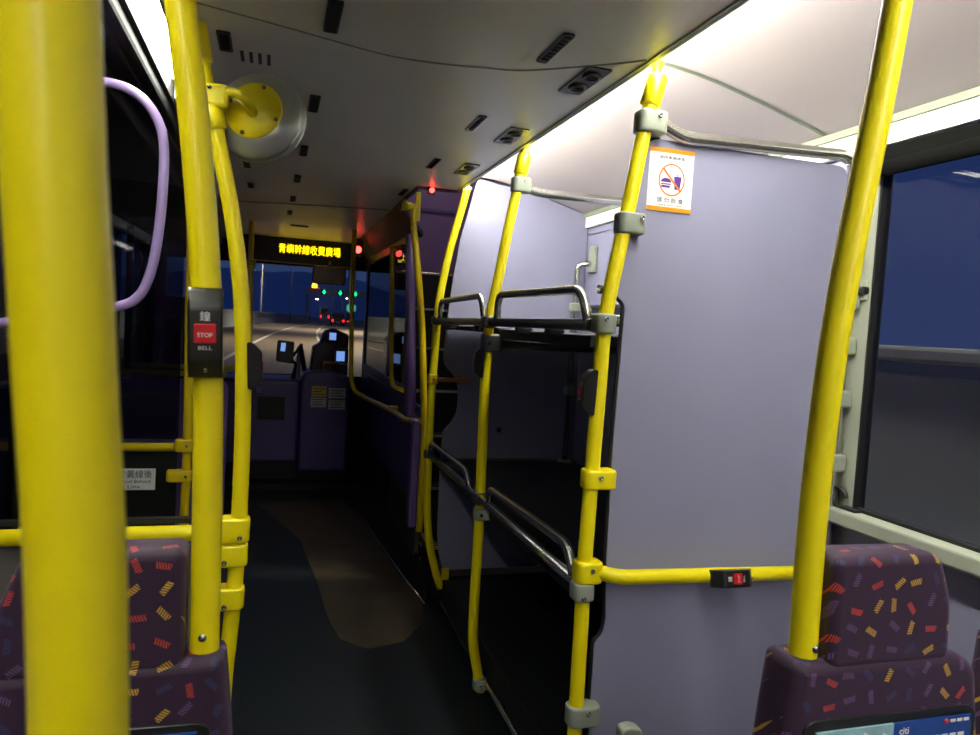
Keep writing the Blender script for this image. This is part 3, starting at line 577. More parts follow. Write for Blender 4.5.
text('sign_text', 'Mind the door', 0.016, (-0.60, 1.7058, 1.295), 'white_print', t, width=0.10)
# far-left screen beyond the exit door
t = thing('side_screen', 'dark panel screen on the far side of the exit door', 'screen', (-0.6, 3.02, 0))
MB().box(-0.89, -0.34, 3.02, 3.035, 0.05, 0.72).build('lower_panel', 'black_plastic', t)
MB().box(-0.89, -0.34, 3.02, 3.026, 0.77, 1.75).build('pane', 'glass_dark', t)
t = thing('notice_plate', 'white notice seen through the left glass screen under the rail', 'notice', (-0.48, 3.01, 0.57))
MB().box(-0.62, -0.415, 3.008, 3.016, 0.572, 0.655, 0.002).build('plate', 'white_paper', t)
text('notice_text', '\u8acb\u7ad9\u65bc\u9ec3\u7dda\u5f8c', 0.034, (-0.517, 3.0065, 0.632), 'ink', t, width=0.18)
text('notice_text', 'Please Stand Behind', 0.019, (-0.517, 3.0065, 0.606), 'ink', t, width=0.17)
text('notice_text', 'This Line', 0.019, (-0.517, 3.0065, 0.586), 'ink', t, width=0.10)
t = thing('entrance_panel', 'purple low panel beside the front entrance', 'panel', (-0.5, 4.2, 0))
MB().slab(rrect(-0.89, -0.225, 0.05, 0.90, 0.05), 4.19, 4.22, 0.008).build('panel', 'purple', t)
MB().tube([(-0.24, 4.205, 0.93), (-0.88, 4.205, 0.93)], 0.015, 12).build('top_rail', 'yellow_dim', t)
for x in (-0.30, -0.82): MB().tube([(x, 4.205, 0.89), (x, 4.205, 0.93)], 0.01, 8).build('rail_post', 'yellow_dim', t)

# ================================================================ CONVEX MIRROR (seen from behind)
mc = Vector((-0.048, 1.72, 1.714)); axm = Vector((-0.33, -0.92, 0.15)).normalized()
t = thing('convex_mirror', 'round silver mirror back with yellow mounting plate', 'mirror', tuple(mc))
MB().lathe([(0.0, -0.020), (0.096, -0.020), (0.1015, -0.015), (0.1015, -0.007), (0.0965, -0.004), (0.0965, 0.001), (0.100, 0.004), (0.0985, 0.011), (0.092, 0.017), (0.080, 0.026), (0.068, 0.032), (0.060, 0.034), (0.0, 0.034)], mc, axm, 48).build('dish', 'silver_dish', t)
MB().lathe([(0.063, 0.030), (0.063, 0.036), (0.061, 0.038), (0.0, 0.039)], mc, axm, 40).build('mounting_plate', 'yellow', t)
ref = Vector((0, 0, 1)); u_ = axm.cross(ref).normalized(); w_ = u_.cross(axm)
for a in (20, 110, 200, 290):
    a = math.radians(a); MB().lathe([(0.0045, 0), (0.0045, 0.003), (0, 0.0035)], mc+axm*0.0385+(u_*math.cos(a)+w_*math.sin(a))*0.055, axm, 10).build('screw', 'screw', t)
ac = on_path(l3P, 1.735)
MB().tube(catmull([ac+Vector((0.02, -0.005, 0.008)), ac+Vector((0.055, -0.022, 0.008)), mc+axm*0.072+Vector((-0.006, 0, 0.008)), mc+axm*0.055+Vector((0.0, 0, 0.0)), mc+axm*0.034+Vector((0.0, 0, -0.008))], 5), 0.0105, 12).build('arm', 'yellow', t)
cl = MB().box(ac.x-0.022, ac.x+0.042, 1.655, 1.705, ac.z-0.026, ac.z+0.024, 0.008).build('clamp', 'yellow', t)
MB().lathe([(0.0045, 0), (0.0045, 0.003), (0, 0.0035)], (ac.x+0.004, 1.6545, ac.z+0.012), (0, -1, 0), 10).build('screw', 'screw', cl)

# ================================================================ SEATS
def make_seat(label, mirror, loc, dz=0.0):
    t = thing('bus_seat', label, 'seat', loc)
    s = -1 if mirror else 1
    def X(pts): return [(loc[0]+s*x, dz+z) for x, z in pts]
    # local x: 0 = aisle edge, z up from floor, y from back face
    back = roundpoly([(0.018, 0.880), (0.05, 0.880), (0.293, 0.876), (0.325, 0.854), (0.343, 0.74), (0.346, 0.6), (0.335, 0.44), (-0.008, 0.44), (-0.006, 0.60), (0.008, 0.781)], 0.022)
    y = loc[1]
    MB().slab(X(back), y, y+0.075, 0.016).build('backrest', 'seat_fabric', t)
    head = roundpoly([(0.066, 0.866), (0.066, 1.020), (0.244, 1.018), (0.270, 0.95), (0.275, 0.866)], 0.018)
    MB().slab(X(head), y+0.002, y+0.066, 0.013).build('headrest', 'seat_fabric', t)
    cush = [(y+0.06, 0.40), (y+0.06, 0.47), (y+0.44, 0.485), (y+0.47, 0.45), (y+0.45, 0.39)]
    x0, x1 = sorted((loc[0]+s*-0.03, loc[0]+s*0.335))
    MB().slab([(a, dz+b) for a, b in roundpoly(cush, 0.03)], x0, x1, 0.02, 'yz').build('cushion', 'seat_fabric', t)
    xs = sorted((loc[0]+s*0.08, loc[0]+s*0.25)); MB().box(xs[0], xs[1], y+0.14, y+0.34, 0.0, dz+0.40, 0.01).build('pedestal', 'black_plastic', t)
    f0, f1 = sorted((loc[0]+s*0.030, loc[0]+s*0.322)); fr = MB().slab(roundpoly([(f0, dz+0.46), (f1, dz+0.46), (f1, dz+0.802), (f0, dz+0.806)], 0.02), y-0.004, y+0.004, 0.0015).build('advert_frame', 'black_plastic', t)
    a0, a1 = sorted((loc[0]+s*0.046, loc[0]+s*0.308)); zt = dz+0.793
    md = a0+(a1-a0)*0.48
    MB().box(a0, md, y-0.0085, y-0.0055, dz+0.48, zt).build('advert_picture', 'ad_teal', fr)
    MB().box(md, a1, y-0.0085, y-0.0055, dz+0.48, zt).build('advert_sheet', 'ad_blue', fr)
    random.seed(int(abs(loc[0])*1000))
    for k in range(7):   # slanting building blocks in the picture
        bx = a0+0.012+k*0.016; bz = zt-0.004-random.random()*0.012
        MB().prism([(bx, bz), (bx+0.012, bz-0.006), (bx+0.012, bz-0.05), (bx, bz-0.06)], 'xz', y-0.0090, y-0.0084).build('picture_block', 'ad_blue' if k % 2 else 'white_print', fr)
    text('advert_text', 'N', 0.016, (a0+0.022, y-0.0094, zt-0.016), 'white_print', fr)
    text('advert_text', 'citi', 0.014, (md+0.018, y-0.0088, zt-0.012), 'white_print', fr)
    for k in range(8): MB().box(md+0.012+k*0.0145, md+0.012+k*0.0145+0.011, y-0.0091, y-0.0084, zt-0.034, zt-0.024).build('advert_mark', 'white_print', fr)
    MB().lathe([(0.004, 0), (0.004, 0.0006), (0, 0.0006)], (a1-0.045, y-0.0084, zt-0.006), (0, -1, 0), 12).build('advert_dot', 'red_button', fr)
    for k in range(3): MB().box(a1-0.038+k*0.012, a1-0.029+k*0.012, y-0.0091, y-0.0084, zt-0.008, zt-0.004).build('advert_mark', 'white_print', fr)
    return t
G = 'purple patterned bus seats'
s1 = make_seat('purple patterned aisle seat on the right with pole and advert', False, (0.646, 0.742, 0.0), -0.012); s1['group'] = G
s2 = copy_tree(s1); s2.location.x = 1.030; s2['label'] = 'purple patterned window seat cut off by the right edge'
s3 = make_seat('purple patterned aisle seat on the left with pole and advert', True, (-0.025, 0.93, 0.0), -0.034); s3['group'] = G
s4 = copy_tree(s3); s4.location.x = -0.415; s4['label'] = 'purple patterned window seat on the left behind the near pole'
# small grey bracket at the bottom of the partition
t = thing('floor_bracket', 'small grey rounded bracket standing below the yellow rail', 'bracket', (0.745, 1.3, 0))
MB().slab(roundpoly([(0.716, 0.0), (0.77, 0.0), (0.77, 0.462), (0.745, 0.472), (0.72, 0.468)], 0.015), 1.285, 1.315, 0.006).build('bracket_body', 'clamp_grey', t)
MB().box(0.70, 0.79, 1.27, 1.33, 0, 0.01, 0.003).build('bracket_base', 'clamp_grey', t)

# roller blind over the window, catch and hook
t = thing('roller_blind', 'black rolled-up blind along the top of the side window', 'blind', (1.40, 0.5, 1.70))
MB().tube([(1.388, -0.54, 1.715), (1.388, 1.455, 1.715)], 0.019, 18).build('roll', 'blind_black', t)
MB().box(1.405, 1.419, -0.55, 1.46, 1.735, 1.770).build('cassette', 'blind_black', t)
MB().lathe([(0.014, 0), (0.014, 0.006), (0, 0.006)], (1.388, 1.455, 1.715), (0, 1, 0), 14).lathe([(0.006, 0), (0.006, 0.01), (0, 0.01)], (1.375, 1.452, 1.708), (-1, -0.3, 0), 10).build('end_cap', 'screw', t)
t = thing('blind_catch', 'small black knob on the window pillar', 'knob', (1.41, 1.47, 1.42))
MB().box(1.395, 1.417, 1.455, 1.49, 1.415, 1.435, 0.005).build('knob', 'black_plastic', t); MB().box(1.408, 1.418, 1.46, 1.485, 1.40, 1.45, 0.003).build('base', 'pillar', t)
t = thing('window_hook', 'black hook latch at the lower corner of the window', 'hook', (1.41, 1.48, 0.87))
MB().tube(catmull([(1.405, 1.49, 0.875), (1.405, 1.495, 0.90), (1.405, 1.485, 0.92), (1.405, 1.468, 0.912), (1.405, 1.463, 0.90)], 5), 0.006, 8).build('hook', 'black_plastic', t)
MB().box(1.395, 1.417, 1.42, 1.50, 0.871, 0.879, 0.002).build('plate', 'black_plastic', t)

# ================================================================ CEILING VENTS
def vent(name, label, x0, x1, y0, y1, group, kind):
    t = thing(name, label, 'ceiling vent', ((x0+x1)/2, (y0+y1)/2, CZ), group)
    z = CZ-0.0005
    MB().prism(rrect(x0, x1, y0, y1, 0.006, 3), 'xy', z-0.004, z).build('frame', 'black_plastic', t)
    if kind == 'slot':
        n = 8
        for k in range(n):
            ya = y0+0.012+(y1-y0-0.024)*k/n; MB().box(x0+0.005, x1-0.005, ya, ya+0.006, z-0.0065, z-0.0035).build('louvre', 'black_matte', t)
    elif kind == 'dual':
        for q in (0.28, 0.72):
            yc = y0+(y1-y0)*q; MB().lathe([(0.022, 0), (0.022, 0.006), (0.017, 0.007), (0.016, 0.003), (0, 0.003)], ((x0+x1)/2, yc, z-0.003), (0, 0, -1), 20).build('nozzle_ring', 'black_plastic', t)
            MB().box((x0+x1)/2-0.014, (x0+x1)/2+0.014, yc-0.002, yc+0.002, z-0.0085, z-0.005).build('nozzle_bar', 'black_matte', t)
    else:
        MB().prism(rrect(x0+0.004, x1-0.004, y0+0.006, y1-0.006, 0.004, 3), 'xy', z-0.006, z-0.003).build('lens', 'black_matte', t)
    return t
for i, y in enumerate((1.485, 2.12, 2.72, 3.39)):
    vent('air_vent', 'narrow black ceiling slot in the row right of centre, %s' % ORD[i], 0.541, 0.566, y-0.085, y+0.085, 'right row of ceiling slots', 'slot')
for i, y in enumerate((1.64, 2.20, 2.75)):
    vent('air_vent', 'twin-nozzle black ceiling vent beside the light strip, %s' % ORD[i], 0.662, 0.721, y-0.095, y+0.095, 'twin ceiling vents by the light strip', 'dual')
for i, y in enumerate((1.525, 2.155, 2.775, 3.35, 3.93, 4.47)):
    vent('air_vent', 'dark oblong ceiling vent in the row left of centre, %s' % ORD[i], 0.070-0.005*i+0.005, 0.100-0.005*i+0.005, y-0.08, y+0.08, 'left row of ceiling vents', 'lens')
for i, y in enumerate((1.765, 3.16, 3.66)):
    vent('air_vent', 'dark ceiling vent close to the left casing, %s' % ORD[i], -0.145, -0.115, y-0.06, y+0.06, 'ceiling vents by the left casing', 'slot')
vent('air_vent', 'small dark ceiling vent in the lit front ceiling', 0.08, 0.20, 5.05, 5.11, None, 'lens')
t = thing('ceiling_notice', 'faint printed notice on the ceiling above the round mirror', 'notice', (-0.05, 1.9, CZ))
MB().box(-0.11, -0.02, 1.80, 1.90, CZ-0.0012, CZ-0.0003).build('sheet', 'ceiling_white', t)
for k in range(4): MB().box(-0.10+k*0.02, -0.092+k*0.02, 1.81, 1.885, CZ-0.0018, CZ-0.001).build('print_line', 'ink', t)

# ================================================================ STAIRCASE
t = thing('staircase', 'dark staircase with pale nosings rising beyond the luggage rack', 'staircase', (1.1, 4.1, 0))
zs = [0.13, 0.41, 0.66, 0.89, 1.13, 1.37, 1.61]
for i, z in enumerate(zs):
    y = 3.5+0.2*i
    st = MB().box(0.78, 1.415, y, y+0.2 if i < 6 else y+0.3, max(0, z-0.30) if i else 0, z-0.012).build('step', 'black_matte', t)
    MB().box(0.775, 1.415, y-0.006, y+0.03, z-0.014, z+0.003, 0.003).build('nosing', 'steel', st)
lo = MB().box(0.745, 1.415, 3.215, 3.5, 0, 0.10).build('landing', 'black_matte', t)
MB().box(0.742, 0.782, 3.23, 3.46, 0.225, 0.24, 0.002).build('nosing', 'nosing', t)
for k in range(6): MB().box(0.744, 0.780, 3.240+k*0.037, 3.252+k*0.037, 0.2395, 0.2425).build('nosing_rib', 'black_matte', t)
MB().box(0.747, 0.777, 3.24, 3.45, 0.0, 0.225).build('kerb', 'black_matte', t)
sl = MB().box(0.95, 1.25, 3.7, 4.5, 2.60, 2.618).build('stair_fill_light', 'stair_fill', t); sl['label'] = 'unseen light added over the stairs'  # unseen glowing panel, added to brighten the stair wall
sw = MB().box(0.745, 1.415, 4.80, 4.83, 0.0, 2.0).box(0.745, 1.415, 4.815, 4.83, 2.0, 2.6).build('stairwell_wall', 'purple_wall', t)
MB().box(0.75, 1.415, 4.79, 4.80, 1.60, 1.618).build('wall_trim', 'clamp_grey', t)
MB().box(0.75, 1.415, 4.792, 4.80, 2.03, 2.045).build('wall_groove', 'purple_dark', t)

# ================================================================ DRIVER CAB
t = thing('cab_partition', 'dark purple driver cab partition with tinted glass', 'partition', (0.72, 4.8, 0))
MB().box(0.715, 0.735, 3.47, 6.0, 0.36, 0.86, 0.004).build('lower_panel', 'purple_dark', t)
MB().box(0.713, 0.735, 3.47, 4.3, 0.12, 0.36).build('kick_plate', 'lit_tan', t)  # warm light falling on the plate is painted as tan
MB().box(0.715, 0.735, 4.3, 6.0, 0.10, 0.36).build('kick_plate', 'black_matte', t)
MB().box(0.722, 0.728, 4.0, 5.92, 0.90, 1.74).build('pane', 'glass_dark', t)
MB().box(0.712, 0.738, 3.90, 4.02, 0.86, 1.78, 0.006).box(0.712, 0.738, 5.9, 6.0, 0.1, 1.78, 0.006).box(0.712, 0.738, 3.95, 5.95, 0.86, 0.92, 0.004).box(0.712, 0.738, 3.95, 5.95, 1.72, 1.80, 0.004).box(0.714, 0.736, 4.62, 4.67, 0.9, 1.74).build('frame', 'purple_dark', t)
MB().box(0.68, 0.722, 3.48, 3.56, 0.26, 0.80, 0.008).build('end_post', 'purple', t)
MB().tube([(0.69, 3.62, 0.80), (0.688, 3.75, 1.25), (0.668, 3.80, 1.74)], [0.03, 0.026, 0.022], 16).build('corner_post', 'purple', t)
sk = [(0.708, 3.129), (0.676, 3.467), (0.642, 3.911), (0.604, 4.518), (0.553, 4.813), (0.50, 5.3)]
n = len(sk); wz = [0.14, 0.14, 0.14, 0.12, 0.11, 0.06]
MB().add([(x, y, 0.002) for x, y in sk]+[(0.722, max(y, 3.15), z) for (x, y), z in zip(sk, wz)]+[(0.73, max(y, 3.15), 0.002) for x, y in sk], [(i, i+1, n+i+1, n+i) for i in range(n-1)]+[(n+i, n+i+1, 2*n+i+1, 2*n+i) for i in range(n-1)]+[(i, 2*n+i, 2*n+i+1, i+1) for i in range(n-1)]+[(0, n, 2*n), (n-1, 3*n-1, 2*n-1)]).build('skirting', 'black_matte', t)
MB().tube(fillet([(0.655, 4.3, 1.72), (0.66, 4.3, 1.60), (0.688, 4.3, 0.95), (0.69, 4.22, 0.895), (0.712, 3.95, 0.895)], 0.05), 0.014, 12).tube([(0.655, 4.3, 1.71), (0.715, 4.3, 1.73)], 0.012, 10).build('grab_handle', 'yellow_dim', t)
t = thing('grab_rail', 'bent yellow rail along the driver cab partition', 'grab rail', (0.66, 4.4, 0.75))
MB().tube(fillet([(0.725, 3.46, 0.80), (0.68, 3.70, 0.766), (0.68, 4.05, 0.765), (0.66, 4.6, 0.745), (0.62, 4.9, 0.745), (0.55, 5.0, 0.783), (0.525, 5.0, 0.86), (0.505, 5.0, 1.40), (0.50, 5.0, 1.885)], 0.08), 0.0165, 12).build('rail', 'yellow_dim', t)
MB().box(0.665, 0.72, 4.15, 4.20, 0.745, 0.785, 0.006).build('bracket', 'yellow_dim', t)
# dash and cab front
t = thing('dashboard', 'dark purple dashboard block below the windscreen', 'dashboard', (0.05, 5.75, 0.05))
MB().slab(roundpoly([(-0.48, 0.18), (0.21, 0.18), (0.21, 0.80), (-0.48, 0.80)], 0.03), 5.52, 6.0, 0.03).build('body', 'purple_dark', t)
MB().box(-0.45, 0.21, 5.56, 6.0, 0.05, 0.20).build('kick_base', 'black_matte', t)
gr = MB().box(-0.09, 0.105, 5.508, 5.525, 0.50, 0.675, 0.004).build('grille', 'black_plastic', t)
for k in range(6): MB().box(-0.08, 0.095, 5.500, 5.510, 0.515+k*0.026, 0.525+k*0.026).build('grille_bar', 'black_matte', gr)
MB().box(-0.10, -0.06, 5.51, 5.525, 0.70, 0.74, 0.004).build('small_cover', 'purple', t)
MB().slab([(0.13, 0.78), (0.208, 0.78), (0.208, 0.92), (0.203, 1.04), (0.19, 1.06), (0.175, 0.94)], 5.60, 5.72, 0.01).build('pod', 'purple', t)
t = thing('cab_console', 'dark purple cab console covered in small notices', 'console', (0.4, 5.6, 0.05))
MB().slab(roundpoly([(0.215, 0.12), (0.57, 0.12), (0.57, 0.84), (0.40, 0.88), (0.24, 0.86), (0.215, 0.80)], 0.03), 5.50, 5.98, 0.02).build('body', 'purple_dark', t)
MB().box(0.22, 0.57, 5.54, 5.98, 0.05, 0.14).build('kick_base', 'black_matte', t)
MB().slab(roundpoly([(0.28, 0.85), (0.57, 0.85), (0.57, 1.15), (0.45, 1.20), (0.38, 1.17), (0.35, 1.07), (0.30, 1.05)], 0.03), 5.72, 5.92, 0.02).build('binnacle', 'black_plastic', t)
MB().box(0.37, 0.50, 5.60, 5.63, 0.925, 0.945, 0.004).box(0.37, 0.385, 5.60, 5.63, 0.85, 0.93).build('small_rail', 'orange_rail', t)
MB().box(0.47, 0.56, 5.60, 5.66, 0.84, 0.93, 0.01).build('pedal_box', 'black_plastic', t)
for nm, m, x0, x1, z0, z1 in (('notice_yellow', 'notice_yellow', 0.292, 0.398, 0.685, 0.762), ('notice_white', 'notice_white', 0.417, 0.54, 0.675, 0.752), ('notice_white', 'notice_white', 0.288, 0.40, 0.605, 0.675), ('notice_white', 'notice_white', 0.42, 0.54, 0.59, 0.66)):
    q = MB().box(x0, x1, 5.494, 5.501, z0, z1).build(nm, m, t)
    for k in range(3): MB().box(x0+0.01, x1-0.012-0.02*(k % 2), 5.4925, 5.4945, z0+0.014+k*0.02, z0+0.021+k*0.02).build('print_line', 'ink', q)
t = thing('card_reader', 'black fare card reader with small lit screen on the dashboard', 'card reader', (0.10, 5.5, 0.80))
MB().slab(roundpoly([(0.032, 1.094), (0.152, 1.085), (0.148, 0.922), (0.026, 0.938)], 0.012), 5.47, 5.51, 0.008).build('body', 'black_plastic', t)
MB().prism([(0.060, 1.075), (0.092, 1.073), (0.088, 1.012), (0.056, 1.014)], 'xz', 5.466, 5.4705).build('screen', 'screen_blue', t)
MB().tube([(0.12, 5.51, 0.96), (0.17, 5.56, 0.92), (0.16, 5.60, 0.79)], 0.012, 10).build('stalk', 'black_plastic', t)
MB().tube([(0.15, 5.54, 0.98), (0.20, 5.57, 1.06), (0.235, 5.60, 0.87)], [0.012, 0.018, 0.02], 10).build('bracket_arm', 'black_plastic', t)
for lb, x, z, w_, h_ in (('small glowing display on top of the driver binnacle', 0.44, 1.135, 0.05, 0.055), ('small glowing blue display low beside the driver', 0.505, 0.985, 0.062, 0.075)):
    t = thing('driver_display', lb, 'display', (x, 5.66, z-0.06))
    MB().box(x-w_/2-0.03, x+w_/2+0.03, 5.66, 5.73, z-h_/2-0.02, z+h_/2+0.02, 0.008).build('case', 'black_plastic', t)
    MB().box(x-w_/2, x+w_/2, 5.656, 5.661, z-h_/2, z+h_/2).build('screen', 'screen_blue', t)
t = thing('led_sign', 'amber scrolling next-stop sign above the windscreen', 'led sign', (0.2, 5.95, 1.70))
MB().box(-0.36, 0.58, 5.93, 6.02, 1.69, CZ-0.002, 0.006).build('case', 'black_plastic', t)
text('sign_text', '\u9752\u5dbc\u5e79\u7dda\u6536\u8cbb\u5ee3\u5834', 0.080, (0.252, 5.926, 1.793), 'led_amber', t, ext=0.001, width=0.475)
t = thing('rear_view_mirror', 'dark interior rear-view mirror hanging under the amber sign', 'mirror', (0.41, 5.85, 1.52))
MB().slab(rrect(0.275, 0.535, 1.535, 1.675, 0.03), 5.83, 5.87, 0.01).build('case', 'black_plastic', t)
MB().slab(rrect(0.285, 0.525, 1.545, 1.665, 0.025), 5.824, 5.832, 0.002).build('mirror_glass', 'steel_dark', t)
MB().tube([(0.41, 5.86, 1.67), (0.41, 5.92, 1.72)], 0.01, 8).build('stem', 'black_plastic', t)
t = thing('warning_lamp', 'bright red lamp beside the amber sign', 'lamp', (0.575, 5.40, 1.78))
MB().lathe([(0.0, 0), (0.017, 0.004), (0.024, 0.014), (0.026, 0.03), (0.0, 0.03)], (0.572, 5.37, 1.788), (0, 1, 0), 18).build('lens', 'lamp_red', t)
MB().box(0.535, 0.61, 5.40, 5.46, 1.745, 1.87, 0.006).build('housing', 'black_plastic', t)
t = thing('indicator_lamp', 'small red indicator lamp at the ceiling edge by the stairs', 'lamp', (0.648, 3.2, 1.88))
MB().lathe([(0.0, 0), (0.008, 0.002), (0.011, 0.010), (0.011, 0.022), (0, 0.022)], (0.648, 3.165, 1.868), (0, 1, 0), 14).build('lens', 'lamp_red', t)
MB().box(0.632, 0.664, 3.184, 3.2, 1.853, 1.886, 0.003).build('housing', 'black_plastic', t)

# ================================================================ OUTSIDE
RZ = -0.35
rd = struct('ground', MB().box(-120, 160, -60, 900, RZ-0.5, RZ), 'asphalt', 'grey asphalt carriageway')
def ribbon(pts, w, z0, z1, name, m, parent):
    P = catmull([(x, y, 0) for x, y in pts], 8); L = []; R = []
    for i, p in enumerate(P):
        d_ = (P[min(i+1, len(P)-1)]-P[max(i-1, 0)]).normalized(); nn = Vector((d_.y, -d_.x, 0)); L.append(p-nn*w/2); R.append(p+nn*w/2)
    n = len(P); vs = [(p.x, p.y, z) for S_ in (L, R) for z in (z0, z1) for p in S_]
    fs = []
    for i in range(n-1): fs += [(i, i+1, n+i+1, n+i), (2*n+i, 3*n+i, 3*n+i+1, 2*n+i+1), (n+i, n+i+1, 3*n+i+1, 3*n+i), (i, 2*n+i, 2*n+i+1, i+1)]
    fs += [(0, n, 3*n, 2*n), (n-1, 3*n-1, 4*n-1, 2*n-1)]
    return MB().add(vs, fs).build(name, m, parent)
ribbon([(-2.2, 10), (-1.6, 25), (-0.957, 42.5), (0.63, 73.7), (3.96, 116.5), (16.1, 242), (30, 380)], 0.16, RZ, RZ+0.02, 'lane_line', 'lane_white', rd)
ribbon([(1.6, 10), (2.1, 25), (2.74, 42.8), (3.7, 65), (7.2, 116.4), (23.8, 326)], 0.16, RZ, RZ+0.02, 'lane_line', 'lane_white', rd)
for k in range(6): ribbon([(-5.0+0.2*k, 14+k*6), (-4.85+0.2*k, 17+k*6), (-4.7+0.2*k, 19+k*6)], 0.15, RZ, RZ+0.02, 'lane_line', 'lane_white', rd)
b1 = thing('road_barrier', 'long concrete parapet curving away left of the road', 'barrier', (-6, 60, RZ))
ribbon([(-8.5, -40), (-8, 20), (-6, 60), (-3.51, 98), (1.3, 160.7), (8, 240), (14.6, 313)], 0.4, RZ, 1.30, 'wall', 'concrete', b1)
ribbon([(-8.5, -40), (-8, 20), (-6, 60), (-3.51, 98), (1.3, 160.7), (8, 240), (14.6, 313)], 0.55, 1.30, 1.5, 'coping', 'concrete', b1)
b2 = thing('road_barrier', 'roadside parapet with pale rail outside the side window', 'barrier', (4.6, 4, RZ))
MB().box(4.55, 4.85, -40, 14, RZ, 1.10).build('wall', 'concrete', b2)
MB().box(4.47, 4.93, -40, 14, 1.20, 1.32, 0.03).build('rail', 'concrete', b2)
for k in range(14): MB().box(4.6, 4.8, -38+k*4, -37.8+k*4, 1.10, 1.21).build('rail_post', 'post_grey', b2)
MB().box(4.30, 4.55, -40, 14, RZ, RZ+0.22, 0.02).build('lower_kerb', 'concrete', b2)
# hills: a solid height field
hb = MB(); NX, NY = 60, 10; hv = []
def hh(x, y): return 14*math.sin(x/190+0.8)+10*math.sin(x/83+2)+5*math.sin(x/31+y/40)+62
for j in range(NY+1):
    for i in range(NX+1):
        x = -1000+1700*i/NX; y = 900+700*j/NY; e = math.sin(math.pi*j/NY); hv.append((x, y, RZ-1+hh(x, y)*e*0.9))
hb.add(hv, [(j*(NX+1)+i, j*(NX+1)+i+1, (j+1)*(NX+1)+i+1, (j+1)*(NX+1)+i) for j in range(NY) for i in range(NX)], True)
hb.add([(-1000, 900, RZ-1), (700, 900, RZ-1), (700, 1600, RZ-1), (-1000, 1600, RZ-1)], [(0, 1, 2, 3)])
struct('ground_hills', hb, 'hill_haze', 'dark hills on the horizon')
def street_lamp(label, x, y, h, side, power, group='street lamps'):
    t = thing('street_lamp', label, 'street lamp', (x, y, RZ), group)
    MB().tube([(x, y, RZ), (x, y, RZ+0.4), (x, y, RZ+0.41), (x, y, h-0.5)], [0.2, 0.2, 0.12, 0.07], 10).build('post', 'post_grey', t)
    MB().tube(catmull([(x, y, h-0.6), (x+side*0.3, y, h-0.1), (x+side*1.8, y, h+0.1)], 5), 0.06, 8).build('arm', 'post_grey', t)
    hd = MB().box(x+side*1.5, x+side*1.5+side*0.9, y-0.18, y+0.18, h+0.02, h+0.2).build('lamp_head', 'post_grey', t)
    MB().box(min(x+side*1.55, x+side*2.35), max(x+side*1.55, x+side*2.35), y-0.25, y+0.25, h-0.08, h+0.019).build('lamp_glass', 'lamp_street', hd)
    if power:
        ld = bpy.data.lights.new('lamp_light', 'SPOT'); ld.energy = power; ld.color = (1.0, 0.86, 0.66); ld.spot_size = 2.6; ld.spot_blend = 0.6; ld.shadow_soft_size = 0.3
        lo_ = bpy.data.objects.new('lamp_light', ld); COL.objects.link(lo_); lo_.parent = t; lo_.location = (side*2.0, 0, h-RZ-0.3)
    return t
street_lamp('lamp post standing left of centre on the left parapet', -2.1, 125, 13, 1, 3000)
street_lamp('lamp post standing nearest the gantry on the left parapet', 3.6, 175, 14, 1, 0)
street_lamp('unseen added lamp post right of the road, behind the cab partition', 10.5, 45, 11, -1, 12000)  # out of view, added to brighten the left parapet
street_lamp('second unseen added lamp post right of the road, behind the cab post', 14, 90, 11, -1, 15000)  # also out of view and added for the left parapet
street_lamp('first glowing lamp beyond the gantry', 19.5, 259, 11, 1, 0)
street_lamp('second glowing lamp beyond the gantry', 32, 360, 11, 1, 0)
street_lamp('third glowing lamp beyond the gantry', 76, 770, 11, 1, 0)
street_lamp('lamp beside the left gantry signal', 10.4, 226, 6.6, 1, 0)
street_lamp('unseen lamp added to light the roadside parapet', 5.3, 2, 9, -1, 1300)  # out of view, placed to light the near parapet wall
t = thing('road_gantry', 'pale overhead gantry with green lane signals across the road', 'gantry', (12.5, 150, RZ))
MB().box(6.0, 20.0, 149.6, 150.4, 5.65, 6.95).build('beam', 'concrete', t)
for x in (6.3, 19.7): MB().box(x-0.2, x+0.2, 149.8, 150.2, RZ, 5.7).build('leg', 'post_grey', t)
for x in (9.5, 12.7, 15.75):
    q = MB().box(x-0.55, x+0.55, 149.4, 149.62, 5.7, 6.9).build('signal_box', 'black_matte', t)
    MB().prism([(x-0.14, 6.75), (x+0.14, 6.75), (x+0.14, 6.35), (x+0.42, 6.35), (x, 5.82), (x-0.42, 6.35), (x-0.14, 6.35)], 'xz', 149.3, 149.41).build('arrow', 'signal_green', q)
def vehicle(name, label, x, y, w, h, l, m, z=RZ):
    t = thing(name, label, 'vehicle', (x, y, z))
    MB().slab(roundpoly([(x-w/2, z+0.35), (x+w/2, z+0.35), (x+w/2, z+h*0.55), (x+w*0.44, z+h), (x-w*0.44, z+h), (x-w/2, z+h*0.55)], 0.15, 3), y, y+l, 0.08).build('body', m, t)
    MB().box(x-w*0.38, x+w*0.38, y-0.03, y+0.02, z+h*0.58, z+h*0.9).build('rear_window', 'black_plastic', t)
    for s in (-1, 1):
        MB().box(x+s*w*0.4-0.16, x+s*w*0.4+0.16, y-0.06, y+0.02, z+h*0.3, z+h*0.46).build('tail_light', 'tail_red', t)
        for yy in (0.8, l-0.9): MB().tube([(x+s*(w/2-0.25), y+yy, z+0.34), (x+s*(w/2), y+yy, z+0.34)], 0.34, 14).build('wheel', 'rubber', t)
    MB().box(x-0.35, x+0.35, y-0.05, y+0.0, z+h*0.24, z+h*0.30).build('number_plate', 'white_print', t)
    return t
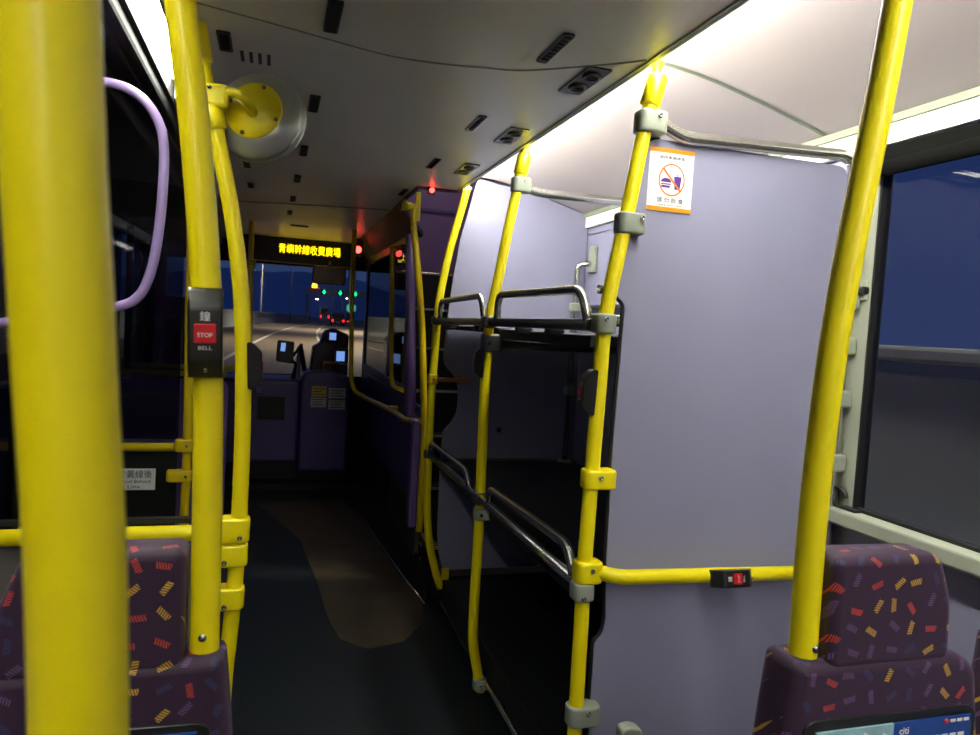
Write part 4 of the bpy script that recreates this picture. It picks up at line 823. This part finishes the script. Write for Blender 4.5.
vehicle('van', 'dark van with red tail lights under the gantry signals', 12.6, 150.6, 2.7, 2.7, 4.6, 'car_dark')
vehicle('truck', 'pale lorry with red tail lights left of the van', 14.8, 225, 2.9, 4.6, 8, 'truck_white')
vehicle('car', 'small car with red tail lights far right of the van', 21.5, 230, 2.0, 1.7, 4.2, 'car_dark')
t = thing('road_sign', 'green direction sign above the distant traffic', 'road sign', (33, 330, RZ))
MB().box(31.2, 35.2, 329.8, 330.1, 4.6, 7.4).build('board', 'sign_green_lit', t); MB().box(33.0, 33.3, 330.1, 330.3, RZ, 7.2).build('post', 'post_grey', t)
t = thing('warning_beacon', 'orange flashing beacon beside the rear-view mirror', 'beacon', (7.6, 150, 6.95))
MB().lathe([(0.5, 0), (0.5, 0.5), (0.35, 0.85), (0, 0.95)], (7.6, 150, 7.05), (0, 0, 1), 14).build('lens', 'beacon_orange', t); MB().box(7.2, 8.0, 149.7, 150.3, 6.95, 7.05).build('base', 'black_matte', t)
t = thing('tower_block', 'distant tower block with rows of lit windows', 'building', (86, 860, RZ))
MB().box(82, 90, 856, 868, RZ, 62, 0.3).build('wall', 'car_dark', t)
for k in range(12):
    for j in range(2): MB().box(83.2+j*3.6, 85.4+j*3.6, 855.6, 856.1, 8+k*4.4, 10.4+k*4.4).build('window', 'window_lit', t)
# bus headlamps
for x in (-0.6, 1.1):
    ld = bpy.data.lights.new('headlamp_beam', 'SPOT'); ld.energy = 2000; ld.color = (1.0, 0.84, 0.6); ld.spot_size = 1.3; ld.spot_blend = 0.8; ld.shadow_soft_size = 0.08
    t = thing('headlamp', 'bus headlamp below the windscreen, %s side' % ('entrance' if x < 0 else 'driver'), 'headlamp', (x, 6.12, 0.3))
    MB().lathe([(0.0, 0.0), (0.10, 0.0), (0.11, 0.03), (0.08, 0.06), (0, 0.07)], (x, 6.10, 0.3), (0, 1, 0), 20).build('housing', 'steel', t)
    lo_ = bpy.data.objects.new('headlamp_beam', ld); COL.objects.link(lo_); lo_.parent = t; lo_.location = (0, 0.1, 0); lo_.rotation_euler = (math.radians(84), 0, 0)
